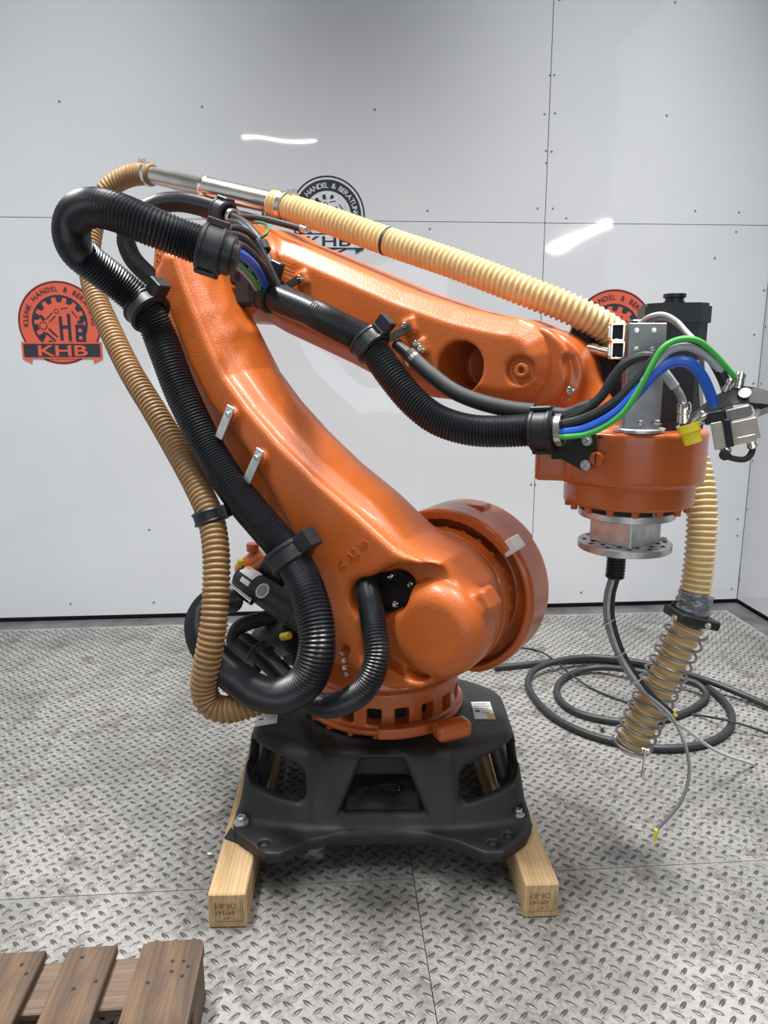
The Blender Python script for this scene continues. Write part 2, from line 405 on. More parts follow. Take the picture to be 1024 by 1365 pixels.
def wood_mat(name, c0, c1, c2, axis='Y', ring=9, knots=True):
    m, nt, b = nodes(name); b.inputs['Roughness'].default_value = .68
    s = {'Y': (ring, .9, ring), 'X': (.9, ring, ring), 'Z': (ring, ring, .9)}[axis]
    co = coords(nt, 'Object', s); n1 = N_(nt, 'ShaderNodeTexNoise', Scale=2.4, Detail=7.0, Roughness=.62, Distortion=.9); nt.links.new(co, n1.inputs['Vector'])
    w = N_(nt, 'ShaderNodeTexWave', Scale=2.6, Distortion=7.0, Detail=3.0); w.bands_direction = 'X' if axis != 'X' else 'Y'; nt.links.new(co, w.inputs['Vector'])
    a = ramp(nt, n1.outputs[0], [(.3, c0), (.5, c1), (.72, c2)]); w2 = ramp(nt, w.outputs[0], [(0, (.72, .70, .66)), (1, (1, 1, 1))])
    mx = N_(nt, 'ShaderNodeMix', data_type='RGBA', blend_type='MULTIPLY'); mx.inputs[0].default_value = .5; nt.links.new(a, mx.inputs[6]); nt.links.new(w2, mx.inputs[7])
    nt.links.new(mx.outputs[2], b.inputs['Base Color']); bump(nt, b, n1.outputs[0], .3, .003)
    return m
M['pine'] = wood_mat('fresh_pine', (.46, .29, .13), (.60, .41, .21), (.68, .49, .28), 'Y', 10)
M['old_wood'] = wood_mat('weathered_pallet_wood', (.03, .019, .012), (.085, .052, .031), (.17, .10, .054), 'Y', 12)
M['old_wood_x'] = wood_mat('weathered_cross_board', (.075, .048, .031), (.14, .093, .062), (.20, .135, .09), 'X', 12)

# ------------------------------------------------------------------ the setting: floor
YW = 4.09; XR = 2.418; ZT = 3.9
fl = props(mk('floor', box((0.2, 1.3, -.045), (3.6, 3.6, .03)), M['gap'], smooth=False), kind='structure')
SX = 0.215; SY = 1.835            # joints between the steel plates
def plate(x0, x1, y0, y1):
    mk('floor_plate', box(((x0 + x1) / 2, (y0 + y1) / 2, -.0075), ((x1 - x0) / 2 - .0012, (y1 - y0) / 2 - .0012, .0075)), M['floor'], fl, smooth=False)
YE = YW - .13; XE = XR - .13
for xa, xb in ((-2.6, SX), (SX, XE)):
    for ya, yb in ((-1.2, SY), (SY, YE)): plate(xa, xb, ya, yb)
# raised lugs of the tread plate: nearest 300 in view as pieces, the rest as one field
def lug_vf():
    L, Wd, Hh = .0160, .0062, .0022; V = []; n = 8
    for k in range(n):
        a = 2 * pi * k / n; V.append((L * cos(a) * (1 if abs(cos(a)) > .9 else .92), Wd * sin(a), -.0002))
    for k in range(n):
        a = 2 * pi * k / n; V.append((L * .68 * cos(a), Wd * .55 * sin(a), Hh))
    F = [(k, (k + 1) % n, n + (k + 1) % n, n + k) for k in range(n)] + [tuple(range(n, 2 * n))]
    return np.array(V), F
LV, LF = lug_vf(); lug_me = data('lug', (LV, LF), M['lug'], angle=80)
PX = .046; cand = []
for i in range(-70, 70):
    for j in range(-10, 92):
        for par in (0, 1):
            x = SX + (i + .25 + .5 * par) * PX; y = SY - 1.2 + (j + .5 * par) * PX
            q = RM @ (np.array([x, y, 0]) - CAMP)
            if q[2] < .3 or y > YE - .015 or x > XE - .015: continue
            sx, sy = q[0] / q[2] * FPX + 512, q[1] / q[2] * FPX + 682.5
            if -60 < sx < 1084 and sy < 1420 and abs(x - SX) > .008 and abs(y - SY) > .007: cand.append((x, y, par, sx, sy))
def hidden(c):
    x, y, p, sx, sy = c
    return sy > 1358 or sx < 5 or sx > 1019 or (sx < 275 and sy > 1255) or (272 < sx < 350 and sy < 1240) or (690 < sx < 746 and sy < 1226) or (300 < sx < 710 and sy < 1140)
cand.sort(key=lambda c: (hidden(c), -c[4]))
def lugang(p): return radians(42) if p == 0 else radians(-42)
for x, y, p, sx, sy in cand[:300]:
    inst('lug', lug_me, Matrix.Translation((x, y, 0)) @ Matrix.Rotation(lugang(p), 4, 'Z'), fl)
R_ = np.array(cand[300:]); ang = np.where(R_[:, 2] == 0, radians(42), radians(-42)); ca, sa = np.cos(ang), np.sin(ang)
VV = np.stack([ca[:, None] * LV[None, :, 0] - sa[:, None] * LV[None, :, 1] + R_[:, :1], sa[:, None] * LV[None, :, 0] + ca[:, None] * LV[None, :, 1] + R_[:, 1:2], np.broadcast_to(LV[None, :, 2], (len(R_), len(LV)))], 2).reshape(-1, 3)
FF = [tuple(i + k * len(LV) for i in f) for k in range(len(R_)) for f in LF]
mk('lug_field', (VV, FF), M['lug'], fl, kind='stuff', angle=80)
mk('edge_strip', box(((XE - 2.6) / 2 + .065, (YE + YW) / 2, -.006), ((XE + 2.6) / 2 + .065, .0635, .006), bev=.001), M['strip'], fl, smooth=False)
mk('edge_strip', box(((XE + XR) / 2, (YE - 1.2) / 2, -.006), (.0635, (YE + 1.2) / 2, .006), bev=.001), M['strip'], fl, smooth=False)

# walls: dark backing, panels with open joints, rivets
XS = 1.155; ZS = 2.14
wb = props(mk('wall_back', box(((XR - 2.75) / 2, YW + .045, ZT / 2), ((XR + 2.75) / 2, .03, ZT / 2)), M['gap'], smooth=False), kind='structure')
g = .002
for xa, xb in ((-2.75, XS), (XS, XR)):
    for za, zb in ((.022, ZS), (ZS, ZT)):
        mk('panel', box(((xa + xb) / 2, YW + .0075, (za + zb) / 2), ((xb - xa) / 2 - g, .0075, (zb - za) / 2 - g * .8)), M['wall'], wb, smooth=False)
wr = props(mk('wall_right', box((XR + .045, (YW + 1.6) / 2, ZT / 2), (.03, (YW - 1.6) / 2, ZT / 2)), M['gap'], smooth=False), kind='structure')
for ya, yb in ((1.6, YW - .003),):
    for za, zb in ((.022, ZS), (ZS, ZT)):
        mk('panel', box((XR + .0075, (ya + yb) / 2, (za + zb) / 2), (.0075, (yb - ya) / 2 - g, (zb - za) / 2 - g)), M['wall'], wr, smooth=False)
XL = -2.75
wl_ = props(mk('wall_left', box((XL - .045, (YW - .4) / 2, ZT / 2), (.03, (YW + .4) / 2, ZT / 2)), M['gap'], smooth=False), kind='structure')
for za, zb in ((.022, ZS), (ZS, ZT)):
    mk('panel', box((XL - .0075, (YW - .4) / 2, (za + zb) / 2), (.0075, (YW + .4) / 2 - g, (zb - za) / 2 - g)), M['wall'], wl_, smooth=False)
rv = data('rivet', lathe((0, 0, 0), (0, 0, 1), [(.0062, 0), (.0055, .0016), (.003, .0026), (0, .003)], 10), M['rivet'])
def rivet_b(px, py):
    p = aty(px, py, YW); inst('rivet', rv, mat4((p[0], YW, p[2]), (1, 0, 0), (0, 0, 1), (0, -1, 0)), wb)
for q in ((733, 100), (739, 100), (726, 152), (740, 151), (728, 201), (735.5, 202), (728.5, 217), (79, 135), (269, 142), (500, 146), (889, 154), (900, 3), (746, 0), (570, 281), (573, 305), (927, 281), (985.5, 283), (717, 277.5), (737, 278), (981.5, 309), (708, 646), (713.5, 646), (1005.5, 446), (1004.5, 511), (1019, 387), (94, 805), (205, 803), (199, 706), (775, 789.5), (932, 698), (983.5, 692), (983, 714), (975.5, 785), (953, 344), (755, 291)):
    rivet_b(*q)
def rivet_r(px, py):
    d = ray(px, py); t = XR / d[0]; p = CAMP + d * t; inst('rivet', rv, mat4((XR, p[1], p[2]), (0, -1, 0), (0, 0, 1), (-1, 0, 0)), wr)
for q in ((1021, 435), (1015, 511), (1004, 614), (997, 679), (989, 739), (986.5, 773)): rivet_r(*q)

# ------------------------------------------------------------------ timber beams under the robot
BA = radians(-4.4); BEX = np.array([cos(BA), sin(BA), 0]); BEY = np.array([-sin(BA), cos(BA), 0]); BZ = np.array([0, 0, 1.0])
BC = np.array([.16, 2.27, 0.0])
def beam(front, back, hw, label, seed, hh=.05):
    front = np.array(front, float); back = np.array(back, float); d = nrm(back - front); x = np.array([d[1], -d[0], 0]); L = np.linalg.norm(back - front)
    r = root('timber_beam', front, label, 'beam', 'pine beams under the robot')
    c = (front + back) / 2 + BZ * hh
    me = data('beam_body', box((0, 0, 0), (hw, L / 2, hh), bev=.004), M['pine'], angle=25)
    inst('beam_body', me, mat4(c, x, d, BZ), r)
    # burnt mark on the sawn end, standing on its head as in the picture
    o = front - d * .0006 + BZ * hh; ex, ey = -x, -BZ
    parts = [place2d(text2d('DE-BY', .021), o - ey * .022 + ex * .006, ex, ey), place2d(text2d('497247', .017), o - ey * .002 + ex * .006, ex, ey), place2d(text2d('HT', .014), o + ey * .016 + ex * .004, ex, ey)]
    for k in (-.034, -.040): parts.append(place2d((np.array([[k, -.03, 0], [k + .0012, -.03, 0], [k + .0012, .03, 0], [k, .03, 0]]), [(0, 1, 2, 3)]), o, ex, ey))
    parts.append(place2d((np.array([[-.04, .03, 0], [.03, .03, 0], [.03, .0312, 0], [-.04, .0312, 0]]), [(0, 1, 2, 3)]), o, ex, ey))
    parts.append(place2d((np.array([[.03, -.03, 0], [.0312, -.03, 0], [.0312, .03, 0], [.03, .03, 0]]), [(0, 1, 2, 3)]), o, ex, ey))
    mk('stamp', join(*parts), M['ink_wood'], r, smooth=False)
    return r
pl = atz(304.5, 1237, 0); beam(pl, pl + np.array([.055, 1.32, 0]), .0485, 'pine beam under the left feet, nearest the pallet', 1)
pl = atz(721.5, 1223, 0); beam(pl, pl + np.array([.02, 1.19, 0]), .045, 'pine beam under the right feet, on the cable coil side', 2)

# ------------------------------------------------------------------ the robot
RB = root('industrial_robot', (BC[0], BC[1], .1), 'large orange palletising robot with folded arm on a black base frame', 'robot')
def tf_base(V): return BC + V[:, :1] * BEX + V[:, 1:2] * BEY + V[:, 2:3] * BZ

BOLTS = []
for q in ((322, 1097), (690, 1087)):
    v = atz(*q, .134) - BC; BOLTS.append((float(v @ BEX), float(v @ BEY)))
def f_base(X, Y, Z):
    def pl_(nx, ny, o_top, o_bot):         # slanted side through offsets at z=.31 and z=.13
        k = (o_bot - o_top) / .18; return (nx * X + ny * Y - (o_top + k * (.31 - Z))) / sqrt(1 + k * k)
    o = smax(Z - .324, pl_(0, -1, .325, .395), .03)
    for a in (pl_(-1, 0, .405, .425), pl_(1, 0, .405, .425), pl_(0, 1, .23, .41)): o = smax(o, a, .03)
    for nx, ny, a, b in ((-.404, -.915, .372, .50), (.404, -.915, .372, .50), (.707, .707, .37, .56), (-.707, .707, .37, .56)): o = smax(o, pl_(nx, ny, a, b), .04)
    out = smax(o, .128 - Z, .01)
    sh = np.maximum(out, -np.maximum(o + .026, Z - .302))
    # centre block with the front pocket
    blk = np.maximum(s_box(X, Y, Z, (0, -.23, .21), (.20, .19, .12), .02), o)
    sh = smin(sh, blk, .01)
    sx = (Z - .2) * .45
    pk = np.maximum(np.maximum(np.abs(X) - (.118 - sx), Y + .10 + (.31 - Z) * .5), np.maximum(.158 - Z, -(Y + .6)))
    pk = np.maximum(pk, Z - .315)
    sh = smax(sh, -(pk + .012) + .0, .022)
    # openings towards the corners, front and sides
    for s in (-1, 1):
        win = s_box(X, Y, Z - .18 * (s * X - .30), (s * .305, -.37, .246), (.086, .20, .044), .026, -s * .10)
        sh = smax(sh, -win, .012)
        win = s_box(X, Y, Z, (s * .42, .03, .225), (.14, .16, .06), .035); sh = smax(sh, -win, .012)
    # skirt plate with foot lobes
    FP = [(-.428, -.375), (-.405, -.425), (-.315, -.505), (-.275, -.505), (-.205, -.452), (-.12, -.42), (0, -.408), (.12, -.42), (.205, -.452), (.275, -.50), (.33, -.50), (.405, -.425), (.428, -.375), (.425, .36), (.36, .43), (-.36, .43), (-.425, .36)]
    d2 = s_poly(X, Y, FP); pl2 = s_ext(d2, Z, .1005, .135, .008)
    pl2 = np.maximum(pl2, -np.maximum(np.abs(X) - .375, np.abs(Y + .01) - .345))
    sh = smin(sh, pl2, .022)
    for cx, cy, r in ((-.325, -.462, .017), (.305, -.46, .017), (.352, -.425, .014)):
        sh = smax(sh, -s_cyl(X, Y, Z, (cx, cy), r, .12, .16, 'z', .002), .004)
    for bx_, by_ in BOLTS: sh = smax(sh, -s_cyl(X, Y, Z, (bx_, by_), .023, .1335, .165, 'z', .006), .010)
    sh = smin(sh, s_cyl(X, Y, Z, (0, 0), .268, .29, .332, 'z', .008), .02)
    return sh
base = mk('base_frame', casting(f_base, (-.5, -.55, .09), (.5, .5, .35), .006, tf_base), M['base_black'], RB, 'black cast base frame with cut-out windows', angle=0)
def bolt_me(name, r, h, mat, washer=1.5, hexa=True):
    parts = [lathe((0, 0, 0), (0, 0, 1), [(0, 0), (r * washer, 0), (r * washer, h * .25), (r * .9, h * .27), (0, h * .27)], 20)]
    parts.append(lathe((0, 0, h * .2), (0, 0, 1), [(0, 0), (r, 0), (r, h * .72), (r * .85, h * .8), (r * .55, h * .8), (r * .5, h * .45), (0, h * .45)], 6 if hexa else 18))
    return data(name, join(*parts), mat, angle=30)
HEX = bolt_me('hex_bolt', .014, .022, M['zinc'])
SCREW = bolt_me('cap_screw', .0075, .012, M['chrome'], 1.35, False)
SCREWO = bolt_me('painted_cap_screw', .009, .016, M['orange_smooth'], 1.2, False)
def bolt(me, pos, d, parent, name='bolt', s=1.0):
    x, y, z = frame(d); m = mat4(pos, x * s, y * s, z * s); return inst(name, me, m, parent)
bolt(HEX, atz(322, 1097, .1332), (0, 0, 1), base); bolt(HEX, atz(690, 1087, .1332), (0, 0, 1), base)
for sx in (-.05, .05): bolt(SCREW, tf_base(np.array([[sx, -.26, .171]]))[0], (0, 0, 1), base, s=.8)
mk('pocket_floor', box(tf_base(np.array([[0, -.27, .1705]]))[0], (.105, .085, .0015), (BEX, BEY, BZ)), M['dusty'], base, smooth=False)
mk('loose_wire', sweep(catmull([tf_base(np.array([q]))[0] for q in ((-.06, -.30, .174), (-.02, -.26, .176), (.03, -.30, .175), (.06, -.25, .176), (.0, -.24, .175), (-.05, -.27, .176), (.05, -.32, .175))], .006), .0018, 6), M['rubber'], base)
# warning labels on the sloping shoulders
def label_quad(pts, off, parent, yellow, name='warning_label', nvec=None):
    P = [np.asarray(p, float) for p in pts]; n = nrm(np.cross(P[1] - P[0], P[3] - P[0]))
    if np.dot(n, CAMP - P[0]) < 0: n = -n
    P = [p + n * off for p in P]; lb = mk(name, prism(P, n * .0008), M['label'], parent, smooth=False)
    def sub(a0, b0, a1, b1, mt, nm):
        def q(a, b): return (P[0] * (1 - a) + P[1] * a) * (1 - b) + (P[3] * (1 - a) + P[2] * a) * b + n * .0009
        mk(nm, prism([q(a0, b0), q(a1, b0), q(a1, b1), q(a0, b1)], n * .0003), mt, lb, smooth=False)
    sub(*yellow, M['label_yellow'], 'yellow_field')
    for k in range(5): sub(.46 if k > 2 else .12, .12 + k * .13, .93 if k % 2 else .8, .15 + k * .13, M['ink'], 'print_line')
    sub(.1, .5, .34, .62, M['ink'], 'pictogram')
    return lb
zb = .3245
label_quad([atz(628, 936, zb), atz(653, 935.5, zb), atz(661, 959, zb), atz(633, 958.5, zb)], .0004, base, (.62, .7, .98, .98))
label_quad([atz(344, 950, zb), atz(371, 946, zb), atz(369, 964, zb), atz(340, 969, zb)], .0004, base, (.3, .02, .62, .3))

# turntable: castellated ring on the base, with screws hanging under its flange
def f_turn(X, Y, Z):
    o = s_cyl(X, Y, Z, (0, 0), .262, .344, .362, 'z', .005)
    o = smin(o, s_cyl(X, Y, Z, (0, 0), .246, .35, .47, 'z', .006), .006)
    a = np.arctan2(Y, X)
    for k in range(18):
        t = radians(k * 20 + 4); c = (cos(t) * .25, sin(t) * .25, .398)
        o = np.maximum(o, -s_box(X, Y, Z, c, (.06, .0215, .0255), .002, t))
    o = np.maximum(o, -s_cyl(X, Y, Z, (0, 0), .2, .3, .48, 'z'))
    co = np.maximum(np.sqrt(X ** 2 + Y ** 2) - (.238 - (Z - .47) * .35), np.abs(Z - .515) - .05)
    return smin(o, co, .008)
turn = mk('turntable', casting(f_turn, (-.29, -.29, .325), (.29, .29, .58), .005, tf_base), M['orange_smooth'], RB, angle=0)
for k in range(20):
    t = radians(k * 18 + 9); bolt(SCREWO, BC + np.array([cos(t) * .249, sin(t) * .249, .3445]), (0, 0, -1), turn, 'flange_screw')
def f_stop(X, Y, Z):
    # rotation stop: curved bar with a round-nosed dog at its end
    r = np.sqrt(X ** 2 + Y ** 2); a = np.arctan2(Y, X)
    bar = np.maximum(np.abs(r - .268) - .016, np.abs(Z - .362) - .017); bar = np.maximum(bar, np.maximum(radians(-93) - a, a - radians(-58)) * .26)
    dog = s_box(X, Y, Z, (.205, -.262, .370), (.056, .030, .027), .018, radians(22))
    return smin(bar, dog, .012)
mk('rotation_stop', casting(f_stop, (-.06, -.36, .33), (.30, -.16, .42), .004, tf_base), M['orange_smooth'], RB, angle=0)

# swivel column with the big shoulder drum (arm frame: x = u, y = w, z)
A2U, A2Z = .235, .742
def f_col(X, Y, Z):
    o = s_cyl(X, Y, Z, (A2U, A2Z), .262, -.165, -.005, 'y', .022)
    o = smax(o, -s_cyl(X, Y, Z, (A2U, A2Z), .236, -.060, .10, 'y', .004), .008)
    o = smin(o, s_cyl(X, Y, Z, (A2U, A2Z), .19, -.10, .03, 'y', .008), .006)
    foot = np.maximum(np.sqrt(X ** 2 + Y ** 2) - (.225 - (Z - .54) * .2), np.abs(Z - .575) - .04)
    o = smin(o, foot, .05)
    o = smin(o, s_box(X, Y, Z, (.06, -.02, .63), (.17, .10, .10), .05), .06)
    # raised segment carrying the stop buffer
    seg = s_cyl(X, Y, Z, (A2U, A2Z), .265, -.16, .035, 'y', .008)
    seg = np.maximum(seg, -(np.sqrt((X - A2U) ** 2 + (Z - A2Z) ** 2) - .234)); a = np.arctan2(Z - A2Z, X - A2U)
    seg = np.maximum(seg, np.maximum(radians(40) - a, a - radians(160)) * .25)
    o = smin(o, seg, .008)
    o = smin(o, s_cap(X, Y, Z, (-.16, .0, .62), (-.1, -.02, .7), .07, .09), .06)
    return o
colm = mk('swivel_column', casting(f_col, (-.30, -.28, .50), (.55, .26, 1.07), .005, tf_arm), M['orange_smooth'], RB, 'orange rotating column with round shoulder drum', angle=0)
c = at(683, 727, .0); d_ = nrm(arm(A2U + cos(radians(37)), 0, A2Z + sin(radians(37))) - arm(A2U, 0, A2Z)); tg = nrm(np.cross(N, d_))
mk('stop_buffer', box(c, (.024, .030, .021), (d_, N, tg), .004), M['white_plastic'], colm, 'white plastic stop buffer')
mk('lifting_lug', box(at(638, 675, -.09), (.03, .03, .008), (U, N, BZ), .004), M['orange_smooth'], colm)

# link arm
FR = [(-.475, 1.73), (-.444, 1.655), (-.414, 1.588), (-.358, 1.477), (-.307, 1.392), (-.231, 1.309), (-.126, 1.216), (-.009, 1.128), (.124, 1.045), (.245, .963)]
HUB = [(.355, .925), (.415, .85), (.43, .765), (.405, .67), (.33, .595), (.235, .57), (.14, .59), (.075, .63), (.045, .70)]
REAR = [(.0, .78), (-.09, .89), (-.20, 1.00), (-.32, 1.11), (-.43, 1.21), (-.53, 1.33), (-.585, 1.46), (-.61, 1.58), (-.615, 1.70), (-.55, 1.765)]
NEAR = [(.02, .83), (-.015, .88), (-.087, .985), (-.178, 1.12), (-.277, 1.235), (-.365, 1.305), (-.441, 1.423), (-.53, 1.62), (-.545, 1.70), (-.52, 1.74)]
def f_link(X, Y, Z):
    t = np.clip((Z - 1.38) / .36, 0, 1); t = t * t * (3 - 2 * t)
    far = .085 + .05 * t
    d2 = s_poly(X, Z, FR + HUB + REAR)
    # front face swells outward between ridge and far edge
    wz = np.clip((Z - .93) / .15, 0, 1) * np.clip((1.74 - Z) / .25, 0, 1); wz = wz * wz * (3 - 2 * wz)
    o = s_ext(d2 - .034 * np.clip(1 - ((Y - .215) / .125) ** 2, 0, 1) * wz, Y, far, .315, .03)
    d3 = s_poly(X, Z, FR + HUB + NEAR)
    o = smin(o, s_ext(d3, Y, .22, .36, .018), .035)
    # gear housing behind the hub
    o = smin(o, s_cyl(X, Y, Z, (A2U, A2Z), .205, .05, .2, 'y', .01), .04)
    # round recess with a domed cover and an ear on its rim
    hc = uz(549, 832, .36)
    o = smax(o, -s_cyl(X, Y, Z, hc, .158, .300, .6, 'y', .012), .016)
    dc = uz(577, 843, .34)
    o = smin(o, s_cyl(X, Y, Z, dc, .130, .20, .360, 'y', .055), .016)
    er = uz(652, 815, .30); o = smin(o, s_box(X, Y, Z, (er[0] - .045, .262, er[1]), (.050, .035, .032), .014, radians(35), 'y'), .018)
    # cable opening
    oc = uz(500, 795, .32)
    op = smin(s_cyl(X, Y, Z, (oc[0], oc[1]), .060, .215, .5, 'y', .01), s_cyl(X, Y, Z, uz(527, 788, .32), .052, .215, .5, 'y', .01), .03)
    lo_ = uz(499, 850, .36); op = np.minimum(op, s_box(X, Y, Z, (lo_[0], .40, lo_[1]), (.045, .09, .09), .04))
    o = smax(o, -op, .018)
    # slot low on the rear edge
    sl = uz(456, 882, .36); o = smax(o, -s_box(X, Y, Z, (sl[0], .36, sl[1]), (.012, .06, .05), .01, radians(-18), 'y'), .01)
    # mounting pads
    for px, py in ((311, 553), (350, 611)):
        q = uz(px, py, .36); o = smin(o, s_cyl(X, Y, Z, q, .022, .33, .378, 'y', .006), .006)
    return o
link = mk('link_arm', casting(f_link, (-.68, .0, .50), (.56, .47, 1.83), .0055, tf_arm), M['orange'], RB, 'long cast orange link arm', angle=0)
# gear ring with screws between hub and column
mk('gear_ring', join(tubering(arm(A2U, .055, A2Z), N, .15, .212, .05, 48, .004)), M['orange_smooth'], link)
for k in range(24):
    a = radians(k * 15); p = arm(A2U + cos(a) * .206, .03, A2Z + sin(a) * .206); bolt(SCREWO, p, -N, link, 'ring_screw', .8)
oc = uz(497, 798, .36)
mk('cable_plate', prism([at(*q, .262) for q in ((478, 795), (496, 766), (535, 762), (556, 775), (551, 789), (533, 814), (505, 822), (480, 815))], -N * .006), M['dark_metal'], link, smooth=False)
for q in ((547, 779), (528, 805), (521, 768)): bolt(SCREW, at(*q, .264), N, link, s=.9)
for k, q in enumerate(((456, 870), (459, 880), (460, 890), (462, 899))): bolt(SCREW, at(*q, .335), N, link, s=.7)
# lettering cast on the arm
pa, pb = at(449, 757, .3625), at(489, 721, .3625); ex = nrm(pb - pa); ey = nrm(np.cross(N, ex))
parts = [place2d(text2d('A2', .036), (pa + pb) / 2 - ey * .012 + ex * .0, ex, ey)]
def stroke(a, b, w): a = np.array(a, float); b = np.array(b, float); d = b - a; d /= np.linalg.norm(d); nn = np.array([-d[1], d[0]]) * w / 2; return np.array([[*(a - nn), 0], [*(b - nn), 0], [*(b + nn), 0], [*(a + nn), 0]]), [(0, 1, 2, 3)]
for a, b in (((-.06, 0), (-.036, .012)), ((-.06, 0), (-.036, -.012)), ((.036, -.008), (.056, .008)), ((.036, .008), (.056, -.008)), ((.046, .012), (.046, -.012)), ((.056, .012), (.06, -.004))):
    parts.append(place2d(stroke(a, b, .003), (pa + pb) / 2, ex, ey))
V, F = join(*parts)
mk('cast_lettering', extrude((V - N * .003, F), N * .0032), M['orange_smooth'], link, smooth=False)
# brackets with bolts
for (a, b), scr in ((((311, 545), (297, 580)), (303, 553)), (((350, 602), (334, 638)), (341, 611))):
    p0, p1 = at(*a, .372), at(*b, .385); d = nrm(p1 - p0); x = nrm(np.cross(N, d)); L = np.linalg.norm(p1 - p0)
    br = mk('steel_bracket', box((p0 + p1) / 2 + N * .012, (.0135, L / 2 + .008, .003), (x, d, N), .001), M['zinc'], link, smooth=False)
    bolt(HEX, at(scr[0] + 3, scr[1] - 1, .389), N, br, s=.55)

# forearm
TOP = [(-.60, 1.80), (-.497, 1.845), (-.40, 1.83), (-.271, 1.785), (-.089, 1.712), (.114, 1.630), (.274, 1.577), (.36, 1.556), (.415, 1.545)]
EL = []
for k in range(9):
    a = radians(80 - k * 22); EL.append((.432 + cos(a) * .112, 1.425 + sin(a) * .118))
BOT = [(.36, 1.318), (.2, 1.33), (.041, 1.375), (-.074, 1.425), (-.32, 1.52), (-.442, 1.579), (-.60, 1.63)]
FW0, FW1 = -.20, .10
def f_fore(X, Y, Z):
    d2 = s_poly(X, Z, TOP + EL + BOT)
    o = s_ext(d2, Y, FW0, FW1, .016, .045)
    o = smin(o, s_cyl(X, Y, Z, (-.46, 1.70), .15, -.21, .15, 'y', .02), .03)
    q = uz(613, 489, FW1); o = smax(o, -s_cyl(X, Y, Z, q, .068, -.10, .3, 'y', .01), .006)
    q = uz(694, 494, FW1); o = smax(o, -s_cyl(X, Y, Z, (q[0] - .004, q[1]), .036, FW1 - .022, .3, 'y', .008), .012)
    o = smin(o, s_cyl(X, Y, Z, q, .021, FW1 - .03, FW1 - .002, 'y', .005), .004); o = smax(o, -s_cyl(X, Y, Z, q, .008, FW1 - .02, .3, 'y', .002), .002)
    for px, py in ((404, 372), (547, 435), (562, 463)):
        q = uz(px, py, FW1); o = smin(o, s_box(X, Y, Z, (q[0], FW1, q[1]), (.02, .014, .022), .006, radians(20), 'y'), .008)
    return o
fore = mk('forearm', casting(f_fore, (-.70, -.26, 1.25), (.60, .20, 1.92), .0055, tf_arm), M['orange'], RB, 'cast orange forearm with round opening', angle=0)
for q in ((401, 371), (541, 434), (556, 458), (562, 465)): bolt(SCREW, at(*q, FW1 + .012), N, fore, s=1.1)
# fine embossed type plate lines
pr_ = []
for k in range(7):
    a = at(367 + k * 1.2, 342 + k * 4.2, FW1 + .0012); b = at(392 + k * 1.0 - (k % 3) * 4, 351 + k * 4.2, FW1 + .0012); d = nrm(b - a); up = nrm(np.cross(N, d)); pr_.append((np.array([a, b, b + up * .0022, a + up * .0022]), [(0, 1, 2, 3)]))
mk('embossed_text', join(*pr_), simple('pale_emboss', (.70, .30, .12), .5), fore, smooth=False)
# elbow cheek plate with holes, seen behind the hose loop
ck = mk('elbow_cheek', prism([at(*q, .10) for q in ((203, 372), (207, 328), (232, 332), (240, 395), (215, 398))], -N * .04), M['orange_smooth'], fore)
for q in ((211, 341), (211, 349)): mk('hole_ring', tubering(at(*q, .101), N, .006, .010, .004, 16, .001), M['orange'], ck)
mk('crash_lug', prism([at(*q, .02) for q in ((224, 274), (228, 264), (240, 261), (252, 265), (252, 276))], -N * .05), M['orange_smooth'], fore)
mk('pipe_saddle', prism([at(*q, -.02) for q in ((268, 262), (292, 268), (330, 292), (330, 310), (268, 290))], -N * .05), M['orange_smooth'], fore)

# wrist: pivot knuckle, reaching arm and gear drum
WU, WW = .73, -.05
def f_wrist(X, Y, Z):
    o = s_cyl(X, Y, Z, (.50, 1.395), .118, -.24, .035, 'y', .016)
    o = smin(o, s_cyl(X, Y, Z, (.475, 1.41), .112, -.2, .055, 'y', .01), .006)
    o = smin(o, s_cap(X, Y, Z, (.50, -.09, 1.385), (.64, -.07, 1.24), .105, .08), .03)
    drum = s_cyl(X, Y, Z, (WU, WW), .187, 1.128, 1.262, 'z', .010)
    lug = s_box(X, Y, Z, (WU - .13, .03, 1.19), (.095, .06, .062), .012, radians(-20))
    drum = smin(drum, lug, .012)
    low = s_cyl(X, Y, Z, (WU, WW), .166, 1.066, 1.14, 'z', .006)
    o2 = smin(drum, low, .004)
    o = smin(o, o2, .03)
    # scooped cavity on the knuckle's side
    q = uz(775, 497, .06); o = smax(o, -s_box(X, Y, Z, (q[0] - .01, .09, q[1] + .005), (.032, .06, .05), .02, radians(20), 'y'), .01)
    return o
wrist = mk('wrist', casting(f_wrist, (.30, -.30, 1.04), (.97, .20, 1.56), .005, tf_arm), M['orange_smooth'], RB, 'orange wrist gear drum', angle=0)
WA = arm(WU, WW, 0)
for k in range(16):
    a = radians(k * 22.5 + 8); p = WA + np.array([cos(a) * .152, sin(a) * .152, 1.067]); bolt(SCREWO, p, (0, 0, -1), wrist, 'drum_screw', 1.0)
pp = at(798, 610, .12)
mk('oil_plug', join(cyl(at(798, 610, .13), at(798, 610, .13) + N * .026, .0165, 20, .003)), M['orange_smooth'], wrist)
oh = at(798, 610, .13) + N * .0262
mk('plug_slot', box(oh, (.012, .0015, .0015), (BZ, U, N)), M['gap'], wrist, smooth=False)
mk('cable_hole', cyl(at(802, 582, .125), at(802, 582, .125) + N * .02, .004, 12), M['gap'], wrist)
bolt(SCREW, at(761, 520, .075), N, wrist, s=1.1)
